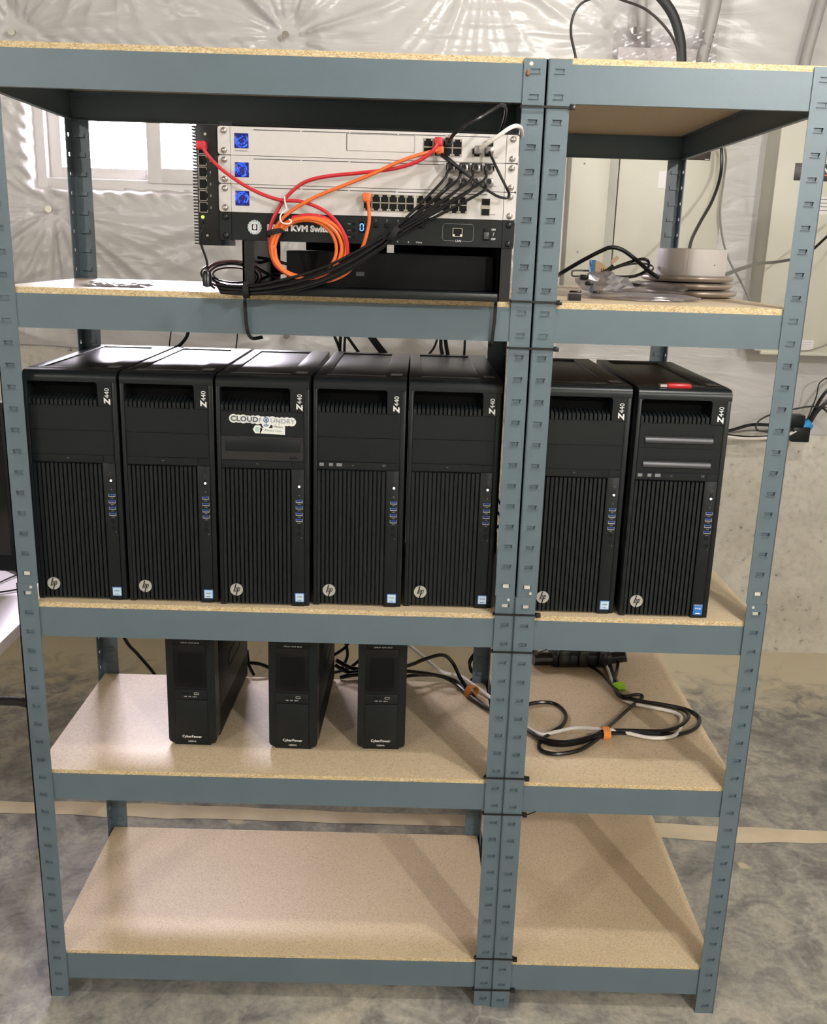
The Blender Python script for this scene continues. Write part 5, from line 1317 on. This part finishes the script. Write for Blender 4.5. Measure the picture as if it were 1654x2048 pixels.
# cords behind the backups
back = [([(500, 1325), (520, 1328), (545, 1338), (570, 1350)], 0.0046, 0.46), ([(494, 1300), (498, 1330), (508, 1350)], 0.004, 0.47), ([(668, 1310), (690, 1295), (700, 1280)], 0.0036, 0.47), ([(672, 1320), (700, 1335), (730, 1340)], 0.005, 0.46),
        ([(668, 1345), (700, 1335), (730, 1310)], 0.004, 0.48), ([(690, 1280), (695, 1310), (685, 1335)], 0.004, 0.49), ([(670, 1330), (700, 1345), (740, 1335)], 0.0045, 0.45), ([(680, 1355), (705, 1350), (735, 1348)], 0.005, 0.44),
        ([(960, 1300), (940, 1325), (945, 1345), (965, 1330)], 0.0036, 0.48), ([(950, 1305), (938, 1325), (948, 1350), (935, 1368)], 0.003, 0.47)]
BLAB = ['black cord between the left and middle battery backups, sagging right', 'short black cord hugging the back of the left battery backup', 'uppermost short black cord between the middle and right battery backups', 'thick black cord running level between the middle and right backups', 'black cord rising to the right between the middle and right backups', 'black cord hanging in a bow between the middle and right backups', 'black cord dipping between the middle and right backups', 'lowest black cord between the middle and right battery backups', 'black cord loop beside the back post behind the fourth shelf, outer one', 'black cord loop beside the back post behind the fourth shelf, inner one']
for (pp, r_, y), bl in zip(back, BLAB): cable('back_cord', P([(p[0], p[1], y) for p in pp]), r_, CABLE, bl, group='cords behind the battery backups')
cable('floor_cord', P([(215, 1200, 0.9), (250, 1278, 0.9), (275, 1308, 0.95), (305, 1343, 1.0), (330, 1380, 1.05)]), 0.005, CABLE, 'single black cord sloping down behind the left end of the fourth shelf')
# cords behind the gap beside tower 5
for gi, pp in enumerate(([(990, 990), (1002, 1010), (1010, 1030)], [(992, 1020), (1004, 1040), (998, 1060)], [(988, 1060), (1000, 1050), (1012, 1045)])):
    cable('back_cord', P([(p[0], p[1], 0.50) for p in pp]), 0.003, CABLE, ['uppermost short black cord in the gap left of the centre posts', 'curled middle black cord in the gap left of the centre posts', 'lowest short black cord in the gap left of the centre posts'][gi], group='cords in the gap beside the centre posts')

# ================================================================== DESK AND MONITOR ON THE LEFT
t = thing('desk', 'white-topped desk with black steel legs at the far left', 'desk', (-0.095, 0.0, 0))
WD = mat('white_laminate', rgb(222, 214, 220), 0.35)
MB().bbox(-1.5, 0.0, -0.25, 0.62, 0.714, 0.742, 0.002).build('desk_top', WD, t)
BKM = mat('black_tube', rgb(30, 30, 31), 0.4)
for x in (-1.42, -0.122):
    for y in (-0.20, 0.50): MB().bbox(x, x + 0.028, y, y + 0.028, 0, 0.714, 0.003).build('leg', BKM, t)
MB().tube([(-1.40, 0.47, 0.435), (-0.125, 0.47, 0.435), (-0.105, 0.47, 0.43)], 0.0115, 12).build('cross_bar', BKM, t)
t = thing('monitor', 'black computer monitor on the white desk at the left edge', 'monitor', (-0.175, 0.42, 0.742))
MB().bbox(-0.62, 0.0, 0, 0.03, 0.045, 0.435, 0.004).build('bezel', BLACK, t)
o = MB().box(-0.612, -0.010, -0.001, 0.0, 0.085, 0.427).build('screen', GLASSY, t)
MB().box(-0.33, -0.28, 0.02, 0.05, 0.004, 0.2).build('stand_neck', BLACK, t)
MB().bbox(-0.42, -0.19, -0.06, 0.12, 0, 0.008, 0.002).build('stand_base', BLACK, t)
for pp, r_, dl in (([(-20, 1128), (5, 1133), (38, 1146), (60, 1155)], 0.003, 'thickest black cable on the white desk, farthest back'), ([(-20, 1175), (10, 1160), (36, 1149), (60, 1140)], 0.0018, 'thin dark cable crossing the white desk diagonally, middle one'), ([(-20, 1186), (10, 1183), (38, 1178), (60, 1172)], 0.002, 'thin black cable on the white desk, nearest the viewer')):
    cable('desk_cable', [at(u, v, Z=0.746) for u, v in pp], r_, CABLE, dl, group='cables on the white desk')

# ================================================================== OUTSIDE THE WINDOW
o = MB().box(-6, 6, Y1 + 0.3, 14, 1.45, 1.5).build('ground', mat('pale_gravel', rgb(150, 148, 140), 0.9, 0, 0.1, 3)); o['kind'] = 'structure'
